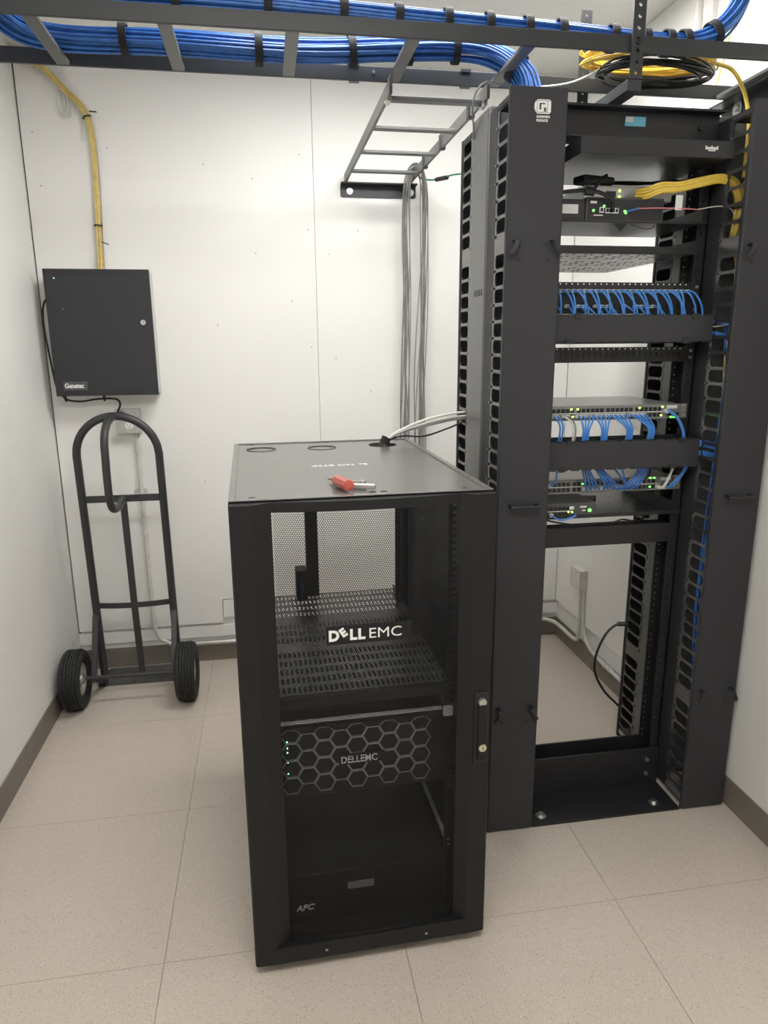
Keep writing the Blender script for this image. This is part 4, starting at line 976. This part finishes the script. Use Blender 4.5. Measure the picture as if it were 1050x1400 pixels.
# ================================================================== HAND TRUCK
ht = thing('hand_truck', 'dark grey steel hand truck with two black tyres in the corner', 'hand truck', (-.302, 1.45, 0))
XH, HW = -.302, .164
def yh(z): return 1.575 - .0615 * z
fr = [(XH - HW, yh(.012), .012), (XH - HW, yh(.35), .35), (XH - HW, yh(.7), .7), (XH - HW, yh(1.05), 1.05)]
arcp = [(XH - HW * math.cos(a_), yh(1.07 + HW * math.sin(a_)), 1.07 + HW * math.sin(a_)) for a_ in [math.pi * i / 12 for i in range(13)]]
fr = fr + arcp + [(2 * XH - x_, y_, z_) for x_, y_, z_ in fr[::-1]]
MB().tube(fr, .0165, 14, 3).build('frame_tube', 'truck', ht, smooth=True)
MB().bar((XH - HW, yh(.885) - .004, .885), (XH + HW, yh(.885) - .004, .885), .006, .03).build('cross_bar', 'truck', ht, bevel=.001)
cb = MB(); n_ = 10
for i in range(n_):
    u0, u1 = -1 + 2 * i / n_, -1 + 2 * (i + 1) / n_
    cb.bar((XH + HW * u0, yh(.4) - .022 * (1 - u0 * u0), .400), (XH + HW * u1, yh(.4) - .022 * (1 - u1 * u1), .400), .006, .024)
cb.build('cross_bar', 'truck', ht)
MB().bar((XH, yh(.885), .885), (XH, yh(.41) - .008, .41), .028, .012, up=(0, 1, 0)).build('centre_strut', 'truck', ht, bevel=.002)
MB().bar((XH, yh(.41) - .008, .41), (XH, yh(.012) + .004, .012), .028, .012, up=(0, 1, 0)).build('centre_strut', 'truck', ht, bevel=.002)
lp = [(XH, yh(1.232), 1.232), (XH - .002, 1.45, 1.232), (XH - .004, 1.37, 1.215), (XH - .006, 1.315, 1.165), (XH - .006, 1.30, 1.08), (XH - .006, 1.295, .99), (XH - .004, 1.295, .925), (XH - .002, 1.325, .885), (XH, 1.39, .872), (XH, 1.46, .876), (XH, 1.515, .882)]
MB().tube(lp, .0155, 12, 5).build('loop_handle', 'truck', ht, smooth=True)
tp = MB()
tpp = [(XH - .195, 1.575), (XH + .195, 1.575), (XH + .195, 1.715), (XH + .175, 1.742), (XH - .175, 1.742), (XH - .195, 1.715)]
tp.prism(tpp, lambda u_, v_, q_: (u_, v_, q_), .001, .007)
tp.box(XH - .195, XH + .195, 1.568, 1.5748, .001, .045)
tp.build('toe_plate', 'toe', ht, bevel=.001)
AX = (1.40, .127)
MB().cyl((-.50, AX[0], AX[1]), (-.135, AX[0], AX[1]), .009, 12).build('axle', 'truck', ht, smooth=True)
for x in (XH - HW - .003, XH + HW + .003):
    MB().bar((x, yh(.36) - .018, .36), (x, AX[0] - .002, AX[1] - .02), .022, .014, up=(0, 1, 0)).build('wheel_bracket', 'truck', ht, bevel=.001)
    MB().bar((x, AX[0], AX[1] - .01), (x, yh(.02) - .01, .028), .022, .014, up=(0, 1, 0)).build('wheel_bracket', 'truck', ht, bevel=.001)
for xw, sg in ((-.5425, 1), (-.080, 1)):
    pr = [(.072, -.030)]
    # tyre profile with tread grooves
    pr = [(.068, -.026), (.080, -.036), (.100, -.043), (.116, -.040), (.1245, -.033)]
    for g_ in (-.024, -.012, .0, .012, .024):
        pr += [(.127, g_ - .0045), (.127, g_ + .0030), (.1195, g_ + .0034), (.1195, g_ + .0068)]
    pr += [(.1245, .033), (.116, .040), (.100, .043), (.080, .036), (.068, .026)]
    ty = MB().lathe(pr, (xw, AX[0], AX[1]), (1, 0, 0), 56).build('tyre', 'rubber', ht, smooth=True)
    MB().lathe([(.010, -.03), (.012, -.034), (.022, -.034), (.024, -.018), (.050, -.014), (.060, -.028), (.0685, -.028), (.0685, .028), (.060, .028), (.050, .014), (.024, .018), (.022, .034), (.010, .034)], (xw, AX[0], AX[1]), (1, 0, 0), 32).build('rim', 'galv', ht, smooth=True)
    # zig-zag tread blocks
    tb = MB()
    for k in range(44):
        a0 = 2 * math.pi * k / 44
        for i_, xx in enumerate((-.018, .006, .0185)):
            aa = a0 + (i_ % 2) * math.pi / 44
            c_ = Vector((xw + xx, AX[0] + .1262 * math.cos(aa), AX[1] + .1262 * math.sin(aa)))
            tb.bar(c_ - Vector((.004, .0015 * math.sin(aa), -.0015 * math.cos(aa))), c_ + Vector((.004, .0015 * -math.sin(aa) * -1, -.0015 * math.cos(aa))), .006, .004, up=(0, math.cos(aa), math.sin(aa)))
    tb.build('tread_blocks', 'rubber', ty)

# pieces too small to pick apart one by one stay joined
for o in bpy.data.objects:
    if o.name.split('.')[0] in ('ports', 'port_numbers', 'vent_slots', 'web_screws', 'duct_fingers', 'slot_row', 'nail_heads', 'tread_blocks', 'emblem_lines', 'slots'):
        o['kind'] = 'stuff'
